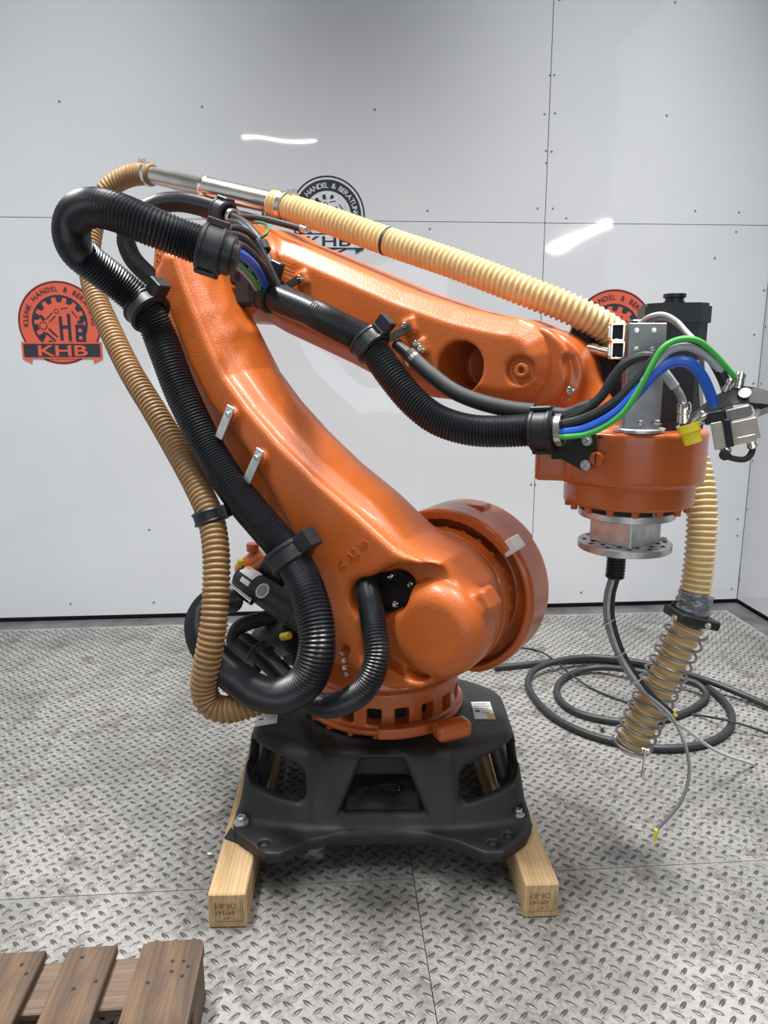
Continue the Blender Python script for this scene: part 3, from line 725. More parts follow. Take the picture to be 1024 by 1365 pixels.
# black seal, steel flange, square spacer and drilled tool plate
mk('seal_ring', cyl(WA + BZ * 1.046, WA + BZ * 1.068, .118, 40), M['rubber'], wrist)
fl_ = mk('mounting_flange', cyl(WA + BZ * 1.028, WA + BZ * 1.048, .125, 56, .002), M['zinc'], wrist)
sp = mk('square_spacer', box(WA + BZ * .993, (.066, .066, .037), (nrm(np.array([cos(radians(-58)), sin(radians(-58)), 0])), nrm(np.array([cos(radians(32)), sin(radians(32)), 0])), BZ), .003), M['zinc'], wrist)
for q in ((808, 686), (873, 686)): mk('nut', cyl(at(q[0], q[1] - 3, .03), at(q[0], q[1] + 3, .03), .008, 6, .001), M['chrome'], fl_)
def tool_plate():
    # annular plate pierced by two circles of holes
    bm = bmesh.new(); R0 = .122; n = 64
    rings = [.02, .08, .112, R0]
    V, F = lathe(WA + BZ * .938, (0, 0, 1), [(0, 0), (R0 - .002, 0), (R0, .002), (R0, .018), (R0 - .002, .02), (0, .02)], 64)
    return V, F
tp = mk('tool_plate', tool_plate(), M['zinc'], wrist)
for k in range(24):
    a = radians(k * 15); r = .104 if k % 2 else .086
    p = WA + np.array([cos(a) * r, sin(a) * r, .9585]); mk('plate_hole', lathe(p, (0, 0, 1), [(.0068, 0), (.0062, .0003), (.0055, -.0004), (0, -.0004)], 12), M['gap'], tp)
mk('loose_bolt', cyl(at(884, 716, -.11), at(884, 722, -.11), .010, 6, .002), M['nickel_body'], tp)

# wrist motor standing on the drum
def motor_box(c, hx, hz, ax, parent, name):
    poly = []
    ch = hx * .35
    for x, y in ((hx, hx - ch), (hx - ch, hx), (-hx + ch, hx), (-hx, hx - ch), (-hx, -hx + ch), (-hx + ch, -hx), (hx - ch, -hx), (hx, -hx + ch)): poly.append((x, y))
    return poly
mc = arm(.80, -.12, 0); ma = radians(-12); mx_, my_ = np.array([cos(ma), sin(ma), 0]), np.array([-sin(ma), cos(ma), 0])
def oct_(h, c): return [c + mx_ * x * h + my_ * y * h for x, y in ((1, .62), (.62, 1), (-.62, 1), (-1, .62), (-1, -.62), (-.62, -1), (.62, -1), (1, -.62))]
mot = mk('wrist_motor', prism(oct_(.074, mc + BZ * 1.25), BZ * .275), M['motor'], wrist, 'black wrist servo motor', smooth=False)
mk('motor_cap', join(prism(oct_(.080, mc + BZ * 1.525), BZ * .04), prism(oct_(.074, mc + BZ * 1.565), BZ * .008)), M['motor'], mot, smooth=False)
mk('motor_band', prism(oct_(.077, mc + BZ * 1.46), BZ * .012), M['motor'], mot, smooth=False)
mk('motor_flange', prism(oct_(.082, mc + BZ * 1.262), BZ * .02), M['motor'], mot, smooth=False)
mk('cap_button', lathe(mc + BZ * 1.572 + mx_ * .0, (0, 0, 1), [(0, 0), (.026, 0), (.026, .008), (.023, .009), (.023, .016), (.028, .018), (.028, .027), (0, .027)], 24), M['plastic'], mot)
mk('motor_plug', box(mc + mx_ * -.088 + my_ * -.02 + BZ * 1.515, (.022, .024, .02), (mx_, my_, BZ), .004), M['plastic'], mot)
# second motor behind the knuckle
m2 = at(800, 480, -.20); mo2 = mk('pivot_motor', join(box(m2 + BZ * .0, (.055, .055, .065), (U, N, BZ), .012), box(m2 - BZ * .075 + U * .03, (.06, .06, .03), (U, N, BZ), .01)), M['motor'], wrist, 'black pivot servo motor')
mk('motor_nose', box(at(778, 452, -.16), (.035, .04, .028), (nrm(U - BZ * .35), N, nrm(BZ + U * .35)), .008), M['motor'], mo2)
mk('round_connector', join(cyl(at(783, 464, -.1), at(812, 471, -.1), .0145, 20, .002), cyl(at(787, 465, -.1), at(796, 467.2, -.1), .0175, 12, .001)), M['chrome'], mo2)

# knuckle bracket of the hose outlet: black sheet, two bolts
bk = mk('outlet_bracket', prism([at(*q, .145) for q in ((748, 582), (793, 577), (793, 618), (778, 628), (748, 612), (735, 612), (735, 600))], -N * .012), M['dark_metal'], wrist, smooth=False)
for q in ((783, 587), (781, 620)): bolt(HEX, at(*q, .147), N, bk, s=.62)

# ------------------------------------------------------------------ rear drives behind the hoses (parts of the robot)
mt1 = mk('column_motor', join(cyl(at(352, 856, .02), at(398, 848, .10), .062, 28, .012), box(at(392, 858, .06), (.03, .035, .07), (U, N, BZ), .01)), M['motor'], RB, 'black swivel motor')
mk('motor_cap_yellow', cyl(at(376, 849, .205), at(386, 847, .215), .0125, 16, .003), M['yellow_plastic'], mt1)
cb0, cb1 = at(322, 768, .08), at(442, 852, .16); cbd = nrm(cb1 - cb0)
cb = mk('counterbalance_cylinder', join(cyl(cb0, cb1, .046, 32, .008), cyl(cb0 + cbd * .10, cb0 + cbd * .30, .0485, 32, .002)), M['motor'], RB, 'black gas counterbalance cylinder')
def wraplabel(c, ax, r, a0, a1, l0, l1, mat, name, parent):
    x, y, z = frame(ax, N); V = []; F = []
    for k in range(9):
        a = a0 + (a1 - a0) * k / 8
        for l in (l0, l1): V.append(np.asarray(c) + z * l + r * (cos(a) * x + sin(a) * y))
    for k in range(8): F.append((2 * k, 2 * k + 1, 2 * k + 3, 2 * k + 2))
    return mk(name, (np.array(V), F), mat, parent)
x_, y_, z_ = frame(cbd, N); vdir = nrm(CAMP - cb0); a_c = math.atan2(np.dot(vdir, y_), np.dot(vdir, x_)); a_u = math.atan2(np.dot(BZ, y_), np.dot(BZ, x_)); sg = 1 if ((a_u - a_c + pi) % (2 * pi) - pi) > 0 else -1
wl = wraplabel(cb0, cbd, .0472, a_c + sg * .2, a_c + sg * 1.25, .02, .09, M['label'], 'type_label', cb)
wraplabel(cb0, cbd, .0476, a_c + sg * .75, a_c + sg * 1.2, .018, .04, M['label_yellow'], 'yellow_field', wl)
wraplabel(cb0, cbd, .0472, a_c - sg * .35, a_c + sg * .02, .045, .09, M['label'], 'type_label', cb)
vp_ = nrm(CAMP - (cb0 + cbd * .17)); vp_ = nrm(vp_ - cbd * np.dot(vp_, cbd)); gp = cb0 + cbd * .155 + vp_ * .0475
gd = mk('round_sticker', lathe(gp, vp_, [(0, 0), (.026, 0), (.026, .002), (.022, .0025), (0, .0025)], 28), M['label'], cb)
mk('sticker_field', lathe(gp + vp_ * .0026, vp_, [(0, 0), (.020, 0), (.020, .0004), (0, .0004)], 24), M['grey_plate'], gd)
mk('valve_block', join(cyl(at(322, 770, .06), at(355, 742, .0), .05, 24, .012), cyl(at(337, 735, .04), at(337, 724, .04), .022, 18, .003)), M['orange_smooth'], RB, 'orange valve housing beside counterbalance')
mk('valve_cap', cyl(at(319, 756, .1), at(321, 746, .1), .011, 14, .002), M['yellow_plastic'], RB)
mk('chrome_rod', cyl(at(302, 776, .12), at(336, 803, .16), .012, 16, .002), M['chrome'], RB)
mk('guard_shell', join(cyl(at(362, 742, -.02), at(392, 775, -.02), .075, 28, .02)), M['motor'], RB)
mk('cable_elbow', sweep(catmull([at(*q) for q in ((372, 822, .05), (345, 826, .08), (318, 838, .12), (312, 858, .15), (330, 872, .17), (352, 878, .2))], .01), .027, 16), M['rubber'], RB)

mk('elbow_dark_box', join(box(at(331, 384, .15), (.036, .03, .055), (U, N, BZ), .012), box(at(322, 362, .15), (.03, .03, .04), (U, N, BZ), .01)), M['motor'], RB, 'dark box filling the dark recess behind the elbow cables')  # dark box added to darken the recess between link arm and forearm
# ------------------------------------------------------------------ hoses
def hp(L): return [at(*q) for q in L]
def clampring(c, ax, r, wd, parent, blocks=(), name='clamp', ro=1.22, ribs=True):
    ax = nrm(ax); parts = [tubering(c, ax, r * .93, r * ro, wd, 32, .003)]
    if ribs: parts += [tubering(np.asarray(c) + ax * s * wd * .36, ax, r * .95, r * ro * 1.06, wd * .18, 32, .002) for s in (-1, 1)]
    for d, l, hw in blocks:
        d = nrm(d - ax * np.dot(d, ax)); parts.append(box(np.asarray(c) + d * (r * 1.1 + l / 2), (l / 2, wd * .46, hw), (d, ax, np.cross(d, ax)), .003))
    return mk(name, join(*parts), M['plastic'], parent)
def dirpx(a, b, w): return nrm(at(*b, w) - at(*a, w))

# main dress hose: loop above the elbow, down the link arm, loop at the foot
MH = [(291, 335, .50), (250, 321, .54), (200, 301, .60), (150, 281, .64), (120, 277, .65), (100, 289, .64), (95, 312, .62), (104, 335, .58), (123, 352, .54), (161, 381, .47), (196, 414, .42), (212, 446, .40), (222, 472, .40), (238, 515, .40), (253, 548, .40), (281, 604, .40), (319, 661, .41), (352, 700, .42), (378, 730, .43), (396, 757, .45), (410, 790, .49), (421, 830, .52), (423, 866, .54), (411, 904, .55), (381, 926, .55), (345, 923, .54), (313, 902, .52), (286, 877, .47), (269, 850, .40), (268, 824, .32), (284, 803, .22), (312, 797, .12)]
h1 = root('corrugated_hose', at(381, 950, .55), 'thick black corrugated hose looping beside the long link arm', 'hose', 'black corrugated hoses')
mk('tube', corr(hp(MH), .0480, .0092, .0045, 24, prof=(0, .6, 1, .6)), M['hose_black'], h1)
ca = at(283, 333, .505); ax = nrm(at(291, 335, .50) - at(262, 325, .53))
k1 = clampring(ca, ax, .0485, .062, h1, [(BZ, .02, .018), (-BZ, .012, .02)], ro=1.18)
mk('hose_nut', join(tubering(ca + ax * .04, ax, .03, .05, .026, 12, .003), cyl(ca + ax * .04, ca + ax * .065, .036, 20)), M['plastic'], h1)
tb = dirpx((175, 395), (215, 440), .42)
clampring(at(196, 413, .42), tb, .049, .05, h1, [(dirpx((196, 413), (228, 393), .40), .045, .022)])
tc_ = dirpx((370, 715), (402, 765), .44)
clampring(at(386, 741, .44), tc_, .049, .056, h1, [(dirpx((386, 741), (425, 725), .42), .05, .024)])

# hub hose: out of the shoulder opening, under the main loop
H2 = [(489, 770, .27), (490, 785, .32), (494, 808, .39), (499, 840, .44), (502, 876, .47), (490, 912, .49), (460, 936, .48), (427, 940, .44), (395, 918, .36), (366, 889, .28), (346, 872, .23), (325, 856, .19)]
h2 = root('corrugated_hose', at(460, 950, .48), 'slimmer black corrugated hose leaving the shoulder opening', 'hose', 'black corrugated hoses')
mk('tube', corr(hp(H2), .0335, .0076, .0036, 22, prof=(0, .6, 1, .6)), M['hose_black'], h2)
clampring(at(347, 873, .232), dirpx((346, 872), (372, 895), .25), .036, .04, h2, [(dirpx((347, 873), (335, 890), .22), .03, .02)])

# forearm hose
H3 = [(352, 388, .175), (373, 399, .18), (414, 416, .185), (455, 437, .19), (490, 456, .195), (505, 476, .2), (521, 499, .205), (550, 534, .205), (582, 559, .2), (626, 573, .19), (670, 575, .18), (712, 573, .17), (734, 573, .165)]
h3 = root('corrugated_hose', at(626, 600, .19), 'black corrugated hose along the near side of the forearm', 'hose', 'black corrugated hoses')
mk('tube', corr(hp(H3), .0415, .0086, .0042, 24, prof=(0, .6, 1, .6), sm=lambda s: 1.0 if s > .30 else (.25 if s < .2 else .25 + 7.5 * (s - .2))), M['hose_black'], h3)
clampring(at(359, 392, .176), dirpx((352, 388), (380, 402), .18), .042, .042, h3, [(dirpx((360, 390), (395, 374), .15), .05, .012)])
clampring(at(493, 459, .196), dirpx((480, 447), (505, 474), .2), .042, .05, h3, [(dirpx((493, 459), (530, 452), .17), .045, .014), (BZ, .012, .02)])
cg = at(725, 573, .168); axg = dirpx((700, 574), (745, 573), .168)
kg = clampring(cg, axg, .043, .058, h3, [(BZ, .012, .026), (-BZ, .012, .018)], ro=1.2)
mk('band_clamp', tubering(cg + axg * .043, axg, .03, .0415, .016, 32, .001), M['steel'], h3)
mk('hose_mouth', cyl(cg + axg * .02, cg + axg * .05, .038, 28), M['rubber'], h3)
for a, b, w in (((372, 388), (398, 372), .135), ((522, 449), (545, 437), .14)):
    p, q = at(*a, w), at(*b, FW1 + .015); d = nrm(q - p); x = nrm(np.cross(N, d)); mk('angle_bracket', box((p + q) / 2, (np.linalg.norm(q - p) / 2 + .008, .011, .0022), (d, x, np.cross(d, x)), .0008), M['dark_metal'], h3, smooth=False)

# foam sleeved hose beside it
H5 = [(546, 472, .13), (553, 480, .135), (577, 501, .145), (606, 522, .15), (644, 537, .15), (685, 546, .145), (712, 549, .14)]
h5 = root('sleeved_hose', at(606, 540, .14), 'smooth black sleeved hose below the round forearm opening', 'hose')
mk('tube', sweep(catmull(hp(H5), .008), .0215, 18), M['rubber'], h5)
cc = at(551, 479, .134); mk('band_clamp', tubering(cc, dirpx((546, 472), (560, 488), .135), .018, .0235, .014, 24, .001), M['steel'], h5)
mk('stub', cyl(at(528, 458, .12), at(548, 475, .132), .017, 18, .002), M['plastic'], h5)

# small loop behind the elbow
H4 = [(303, 287, .06), (288, 281, .06), (262, 273, .06), (236, 269, .06), (208, 273, .06), (181, 290, .06), (168, 314, .07), (175, 341, .09), (195, 364, .10), (216, 380, .10), (240, 392, .09)]
h4 = root('corrugated_hose', at(195, 385, .1), 'small black corrugated loop behind the elbow', 'hose', 'black corrugated hoses')
mk('tube', corr(hp(H4), .032, .0088, .0038, 22, prof=(0, .6, 1, .6)), M['hose_black'], h4)
clampring(at(297, 284, .06), dirpx((280, 278), (305, 288), .06), .034, .05, h4, [(BZ, .012, .02)])
mk('end_ring', tubering(at(309, 289, .06), dirpx((280, 278), (305, 288), .06), .018, .026, .014, 20, .001), M['steel'], h4)

# brown suction hose on the left
T1 = [(204, 233, -.06), (188, 232, -.06), (168, 236, -.05), (148, 248, -.03), (133, 268, .0), (124, 300, .05), (119, 345, .12), (126, 390, .18), (147, 440, .23), (175, 497, .28), (206, 548, .32), (238, 603, .36), (262, 647, .40), (281, 690, .44), (288, 735, .48), (288, 790, .52), (284, 840, .55), (275, 890, .57), (272, 918, .57), (279, 938, .565), (297, 946, .55), (318, 943, .53), (345, 935, .50)]
h6 = root('suction_hose', at(290, 965, .56), 'long brown ribbed suction hose hanging left of the robot', 'hose', 'ribbed suction hoses')
mk('tube', corr(hp(T1), .0385, .0155, .0058, 24, prof=(0, .4, .9, 1, .9, .4)), M['tan'], h6)
clampring(at(281, 688, .44), dirpx((270, 662), (287, 715), .44), .0395, .04, h6, [(dirpx((281, 688), (312, 700), .42), .035, .02)])
mk('band_clamp', join(tubering(at(199, 233, -.06), U, .036, .041, .014, 28, .001), box(at(189, 214, -.06), (.012, .01, .008), (U, N, BZ), .002)), M['steel'], h6)

# steel pipe over the elbow
pa, pb = at(200, 233, -.06), at(378, 274, -.06); pd = nrm(pb - pa); PL = np.linalg.norm(pb - pa)
pm = root('steel_pipe', at(290, 285, -.06), 'polished steel suction pipe above the elbow', 'pipe')
mk('pipe_body', join(lathe(pa, pd, [(.028, -.03), (.0295, -.03), (.0295, PL * .2), (.032, PL * .21), (.032, PL * .43), (.036, PL * .44), (.0365, PL * .46), (.0355, PL * .47), (.0355, PL + .02), (.033, PL + .02)], 36)), M['steel'], pm)
mk('joint_ring', tubering(pa + pd * PL * .445, pd, .034, .038, .012, 36, .001), M['chrome'], pm)
rl = nrm(pb - pa); mk('support_rail', box((at(272, 268, -.05) + at(385, 300, -.05)) / 2, (np.linalg.norm(at(272, 268, -.05) - at(385, 300, -.05)) / 2, .012, .004), (rl, N, np.cross(rl, N)), .001), M['steel'], pm, smooth=False)
for q in ((353, 288), (270, 262)): mk('pipe_clip', box(at(*q, -.03), (.008, .008, .013), (U, N, BZ), .002), M['chrome'], pm)

# yellow hose from the pipe to the wrist, round behind it and down
T2 = [(362, 271, -.06), (385, 277, -.06), (430, 291, -.055), (520, 323, -.05), (600, 350, -.05), (700, 388, -.06), (765, 414, -.09), (815, 442, -.15), (850, 480, -.22), (885, 530, -.27), (912, 580, -.27), (930, 630, -.24), (936, 680, -.21), (934, 730, -.19), (929, 775, -.18), (922, 812, -.17)]
h7 = root('suction_hose', at(922, 820, -.17), 'pale yellow ribbed hose from the steel pipe down past the wrist', 'hose', 'ribbed suction hoses')
mk('tube', corr(hp(T2), .0420, .0160, .0065, 26, prof=(0, .25, .85, 1, .85, .25)), M['yellow_hose'], h7)
mk('band_clamp', join(tubering(at(379, 275, -.06), pd, .040, .045, .018, 32, .001), box(at(389, 256, -.06), (.014, .012, .010), (U, N, BZ), .002)), M['steel'], h7)
mk('tape_ring', tubering(at(517, 322, -.05), dirpx((500, 316), (535, 328), -.05), .038, .0422, .010, 28, .001), M['rubber'], h7)
def crumple():
    C = catmull(hp([(928, 790, -.18), (925, 803, -.175), (921, 818, -.17), (917, 830, -.165)]), .006); V, F = sweep(C, [.0460 + .0015 * sin(i * 1.7) for i in range(len(C))], 30)
    V = V + RNG.normal(0, .0012, V.shape); return V, F
mk('tape_wrap', crumple(), M['tape'], h7)

# spring tube held in a clamp plate
s0, s1 = at(919, 832, -.165), at(838, 1000, -.14); sd = nrm(s1 - s0); sx_, sy_, _ = frame(sd, N)
h8 = root('spring_hose', s1, 'yellow hose end wrapped in a steel coil spring, hanging over the floor', 'hose')
mk('tube', corr([s0, s0 * .7 + s1 * .3, s0 * .35 + s1 * .65, s1], .0435, .0195, .0105, 26, prof=(0, .25, .85, 1, .85, .25)), M['yellow_hose'], h8)
SL = np.linalg.norm(s1 - s0); turns = 12.5; pts = []
for k in range(int(turns * 20) + 1):
    t = k / 20.0; a = 2 * pi * t; pts.append(s0 + sd * (SL * (.03 + .93 * (t / turns) ** .93)) + .0560 * (cos(a) * sx_ + sin(a) * sy_))
mk('coil_spring', sweep(np.array(pts), .0040, 8), M['spring'], h8)
hz = nrm(np.array([1, .1, -.28])); cpd = nrm(np.cross(hz, nrm(np.cross(BZ, hz))))
cp = mk('clamp_plate', join(box(at(922, 823, -.165), (.060, .05, .013), (hz, nrm(np.cross(BZ, hz)), cpd), .004)), M['dark_metal'], h8, 'black clamp plate')
for q in ((899, 823), (944, 834)): bolt(SCREW, at(*q, -.10), N, cp, s=.8)
mk('plate_knob', cyl(at(897, 808, -.17), at(905, 802, -.17), .009, 12, .002), M['plastic'], h8)
ec = s1 - sd * .02; mk('end_clamp', tubering(ec, sd, .042, .0465, .022, 32, .001), M['zinc'], h8)
mk('clamp_screw', join(cyl(at(860, 998, -.08), at(857, 1030, -.08), .0035, 8), cyl(at(857, 1028, -.08), at(856.5, 1036, -.08), .006, 10), box(at(861, 1000, -.085), (.011, .007, .007), (U, N, BZ), .002)), M['chrome'], h8)

# ------------------------------------------------------------------ cables over elbow and wrist
def cable(name, L, r, mat, label, seg=10, extra=None):
    grp = 'cables at the elbow' if L[0][0] < 400 else 'cables across the wrist'
    P = hp(L); C = catmull(P, .008); o = mk(name, sweep(C, r, seg), mat, None, label, 'cable', grp); return o
cable('cable', [(300, 336, .49), (318, 338, .45), (337, 352, .36), (350, 372, .25), (357, 388, .185)], .0125, M['blue'], 'blue cable bowing between two hose clamps at the elbow')
cable('cable', [(301, 328, .485), (322, 328, .43), (343, 345, .34), (357, 366, .24), (364, 384, .19)], .0095, M['cable_black'], 'black cable bowing just above the blue elbow cable')
cable('cable', [(298, 343, .48), (315, 350, .43), (332, 364, .34), (346, 384, .23), (355, 396, .185)], .006, M['green'], 'thin green cable below the blue elbow cable')
cable('cable', [(300, 346, .47), (315, 356, .42), (330, 370, .33), (343, 388, .22), (352, 398, .18)], .0045, M['cable_grey'], 'thin grey cable lowest in the elbow bundle')
cable('cable', [(308, 287, .06), (330, 300, .12), (345, 318, .15), (355, 340, .16), (364, 365, .17), (380, 385, .14), (420, 404, .12)], .012, M['cable_black'], 'thick black cable from small loop down to the forearm clamp')
cable('cable', [(308, 292, .07), (325, 312, .14), (345, 330, .17), (350, 352, .18), (366, 380, .18)], .009, M['cable_black'], 'black cable tied below the thick elbow cable')
cable('cable', [(298, 304, .35), (318, 304, .30), (340, 318, .22), (350, 335, .18), (352, 350, .17)], .009, M['cable_black'], 'black cable arching over the elbow bundle')
cable('cable', [(306, 296, .12), (322, 300, .2), (338, 316, .22), (350, 338, .21), (362, 362, .2), (372, 384, .19)], .0105, M['cable_black'], 'black cable in front of the elbow tape binding')
cable('cable', [(304, 312, .40), (322, 316, .35), (340, 334, .28), (354, 358, .22), (362, 380, .19)], .010, M['cable_black'], 'black cable middle of the elbow bundle')
cable('cable', [(310, 289, .04), (345, 291, .05), (380, 299, .06), (401, 305, .05)], .010, M['cable_black'], 'black cable lying along the forearm top under the pipe')
cable('cable', [(347, 318, .17), (355, 312, .16), (358, 303, .13), (352, 298, .1), (340, 296, .08)], .0045, M['green_dark'], 'short green earth lead at the elbow cable tie')
mk('cable_tie', tubering(at(349, 330, .172), dirpx((345, 318), (355, 340), .16), .016, .024, .03, 16, .002), M['rubber'], None, 'black tape binding round the elbow cables', 'tape')
mk('cable_end', join(cyl(at(401, 304, .05), at(409, 307, .05), .010, 12), *[cyl(at(405, 301 + 3 * k, .05), at(413, 303 + 3 * k, .05), .0025, 6) for k in range(3)]), M['chrome'], None, 'bright metal cable end beside the black wall logo', 'connector')

cable('cable', [(738, 552, .165), (756, 553, .165), (775, 546, .165), (790, 541, .165)], .018, M['rubber'], 'short ribbed rubber sleeve at the hose mouth')
cable('cable', [(744, 560, .17), (775, 550, .175), (802, 528, .175), (818, 503, .175), (836, 483, .172), (862, 475, .165), (880, 482, .15), (892, 496, .13)], .0115, M['cable_black'], 'black cable arching left of the grey bracket')
cable('cable', [(744, 567, .178), (780, 558, .185), (822, 535, .19), (850, 507, .19), (875, 477, .185), (898, 459, .175), (924, 458, .16), (946, 474, .145), (962, 500, .13), (970, 520, .12)], .0125, M['cable_black'], 'thick black cable arching over the bracket to the connector plate')
cable('cable', [(744, 578, .185), (780, 572, .19), (820, 552, .2), (850, 523, .2), (874, 497, .195), (895, 483, .185), (917, 483, .175), (935, 500, .16), (946, 523, .145), (953, 544, .135)], .0125, M['blue'], 'blue hose arching across the wrist to the connectors')
cable('cable', [(744, 583, .195), (785, 578, .2), (826, 555, .21), (852, 520, .21), (870, 486, .205), (886, 462, .2), (908, 452, .19), (930, 454, .175), (952, 471, .155), (974, 496, .13), (981, 503, .12)], .0068, M['green'], 'bright green cable arching highest across the wrist')
cable('cable', [(858, 510, .20), (876, 484, .195), (893, 467, .185), (914, 462, .175), (938, 471, .155), (957, 490, .14), (969, 508, .12)], .0095, M['cable_grey'], 'grey cable beside the green one, ending in the connector plate')
cable('cable', [(882, 492, .15), (892, 505, .145), (900, 516, .14)], .0115, M['cable_grey'], 'short grey sleeve behind the blue hose')
cable('cable', [(898, 513, .14), (907, 527, .14), (912, 542, .14)], .009, M['cable_dark'], 'dark cable dropping into the nickel gland')
cable('cable', [(852, 432, .0), (866, 422, .02), (884, 419, .03), (902, 428, .04), (916, 443, .06), (935, 462, .1), (955, 485, .1)], .0058, M['cable_grey'], 'upper grey lead arching over the top of the bracket')
cable('cable', [(862, 434, .0), (874, 426, .02), (890, 426, .03), (905, 435, .04), (918, 449, .06), (932, 468, .08), (938, 500, .06)], .0052, M['cable_dark'], 'lower grey lead arching over the top of the bracket')
cable('cable', [(930, 480, .05), (934, 510, .05), (936, 540, .05), (940, 566, .05)], .0042, M['cable_grey'], 'thin pale lead hanging in front of the wrist motor')

# grey bracket post with two sockets, standing on the wrist drum
bx = root('bracket_post', at(858, 575, .07), 'grey aluminium bracket post standing on the wrist drum', 'bracket')
bz0, bz1 = 1.2625, at(857, 431, .07)[2]; bcx = at(857, 500, .07); ex_ = nrm(np.array([cos(radians(-8)), sin(radians(-8)), 0])); ey_ = np.cross(BZ, ex_)
base_c = np.array([bcx[0], bcx[1], 0])
mk('post', box(base_c + BZ * ((bz0 + bz1) / 2), (.0435, .020, (bz1 - bz0) / 2), (ex_, ey_, BZ), .002), M['grey_plate'], bx)
mk('foot_flange', cyl(base_c + BZ * bz0, base_c + BZ * (bz0 + .010), .062, 40, .002), M['zinc'], bx)
for q in ((853, 566), (876, 566)): bolt(HEX, at(q[0], q[1], .09), BZ, bx, s=.5)
for q in ((849, 440), (872, 440), (849, 465), (870, 465)): bolt(SCREW, onpl(*q, base_c - ey_ * .0206, ey_), -ey_, bx, s=.55)
for yy in (443, 467):
    p = onpl(822, yy, base_c, ey_); fr = [box(p + ex_ * sx * .014, (.0022, .014, .0195), (ex_, ey_, BZ), .001) for sx in (-1, 1)] + [box(p + BZ * sz * .0185, (.015, .014, .0022), (ex_, ey_, BZ), .001) for sz in (-1, 1)]
    so = mk('socket', join(*fr), M['chrome'], bx); mk('socket_insert', box(p, (.0125, .010, .017), (ex_, ey_, BZ), .001), M['gap'], so)
    mk('latch', box(p - ex_ * .0175, (.003, .006, .013), (ex_, ey_, BZ), .001), M['steel'], so)

# connector plate hanging at the right
cpw = root('connector_plate', at(960, 610, .11), 'black sheet connector plate with nickel plugs right of the wrist', 'connector')
outl = [(886, 575, .16), (900, 566, .16), (925, 551, .15), (948, 533, .14), (968, 521, .13), (988, 516, .12), (1006, 518, .11), (1027, 523, .10), (1027, 541, .13), (1014, 546, .13), (998, 538, .135), (975, 540, .145), (958, 547, .155), (942, 560, .165), (925, 569, .17), (905, 574, .17)]
mk('sheet', prism(hp(outl), np.array([0, .0, .003])), M['dark_metal'], cpw, smooth=False)
mk('side_wing', prism(hp([(948, 556, .15), (960, 560, .15), (966, 590, .15), (960, 601, .15)]), -N * .003), M['dark_metal'], cpw, smooth=False)
mk('end_tab', prism(hp([(1000, 535, .12), (1024, 527, .1), (1026, 550, .1), (1010, 556, .12)]), -N * .003), M['zinc'], cpw, smooth=False)
def gland(a, b, r, w, parent, name='gland'):
    p, q = at(*a, w), at(*b, w); d = q - p; L = np.linalg.norm(d)
    return mk(name, join(lathe(p, d, [(0, 0), (r * .8, 0), (r * .8, L * .15), (r, L * .18), (r, L * .5), (r * .86, L * .53), (r * .86, L * .58), (r * 1.02, L * .6), (r * 1.02, L * .9), (r * .8, L), (0, L)], 12)), M['chrome'], parent)
gland((966, 522), (975, 504), .0125, .125, cpw); gland((984, 517), (988, 496), .0120, .115, cpw)
gland((912, 570), (912, 536), .0155, .15, cpw); gland((924, 566), (942, 549), .0125, .16, cpw)
gland((907, 575), (903, 567), .006, .165, cpw)
mk('blue_plug', cyl(at(950, 540, .137), at(955, 546, .135), .0135, 16, .002), M['blue'], cpw)
mk('yellow_cap', lathe(at(917, 566, .172), at(924, 589, .172) - at(917, 566, .172), [(0, 0), (.0235, 0), (.0235, .018), (.021, .020), (.0195, .044), (.015, .045), (.014, .040), (0, .040)], 28), M['yellow_plastic'], cpw, 'yellow protective cap')
mk('yellow_stopper', box(at(977, 576, .13), (.01, .008, .016), (U, N, BZ), .002), M['yellow_plastic'], cpw)
tx, tz = nrm(U * .96 + BZ * .28), nrm(BZ * .96 - U * .28)
pg1 = mk('square_plug', join(box(at(993, 573, .13), (.029, .020, .024), (tx, N, tz), .002), box(at(990, 586, .13), (.029, .021, .008), (tx, N, tz), .001)), M['nickel_body'], cpw, 'nickel square plug')
mk('plug_collar', box(at(985, 550, .13), (.026, .020, .013), (tx, N, tz), .003), M['grey_plate'], pg1)
gland((1000, 583), (1004, 598), .011, .13, pg1)
tx2, tz2 = nrm(U * .94 + BZ * .22), nrm(BZ * .94 - U * .22)
pg2 = mk('square_plug', box(at(959, 580, .15), (.012, .019, .031), (tx2, N, tz2), .002), M['nickel_body'], cpw, 'nickel and black square plug')
mk('plug_half', box(at(970, 577, .145), (.011, .019, .031), (tx2, N, tz2), .002), M['plastic'], pg2)
mk('plug_collar', box(at(953, 556, .15), (.020, .018, .014), (tx2, N, tz2), .003), M['plastic'], pg2)
gland((965, 592), (970, 604), .0115, .15, pg2)
mk('loop_lead', sweep(catmull(hp([(969, 604, .15), (972, 609, .145), (982, 612, .14), (994, 612, .135), (1002, 604, .13), (1004, 593, .13)]), .005), .0068, 12), M['cable_black'], cpw)
mk('lead_knuckle', lathe(at(967, 606, .16), N, [(0, 0), (.010, .001), (.0125, .006), (.010, .011), (0, .012)], 16), M['rubber'], cpw)
for q in ((993, 524), (969, 543)): mk('plate_opening', lathe(at(*q, .13), nrm(N * .8 + BZ * .6), [(0, 0), (.013, 0), (.013, .002), (0, .002)], 20), M['logo_white'], cpw)

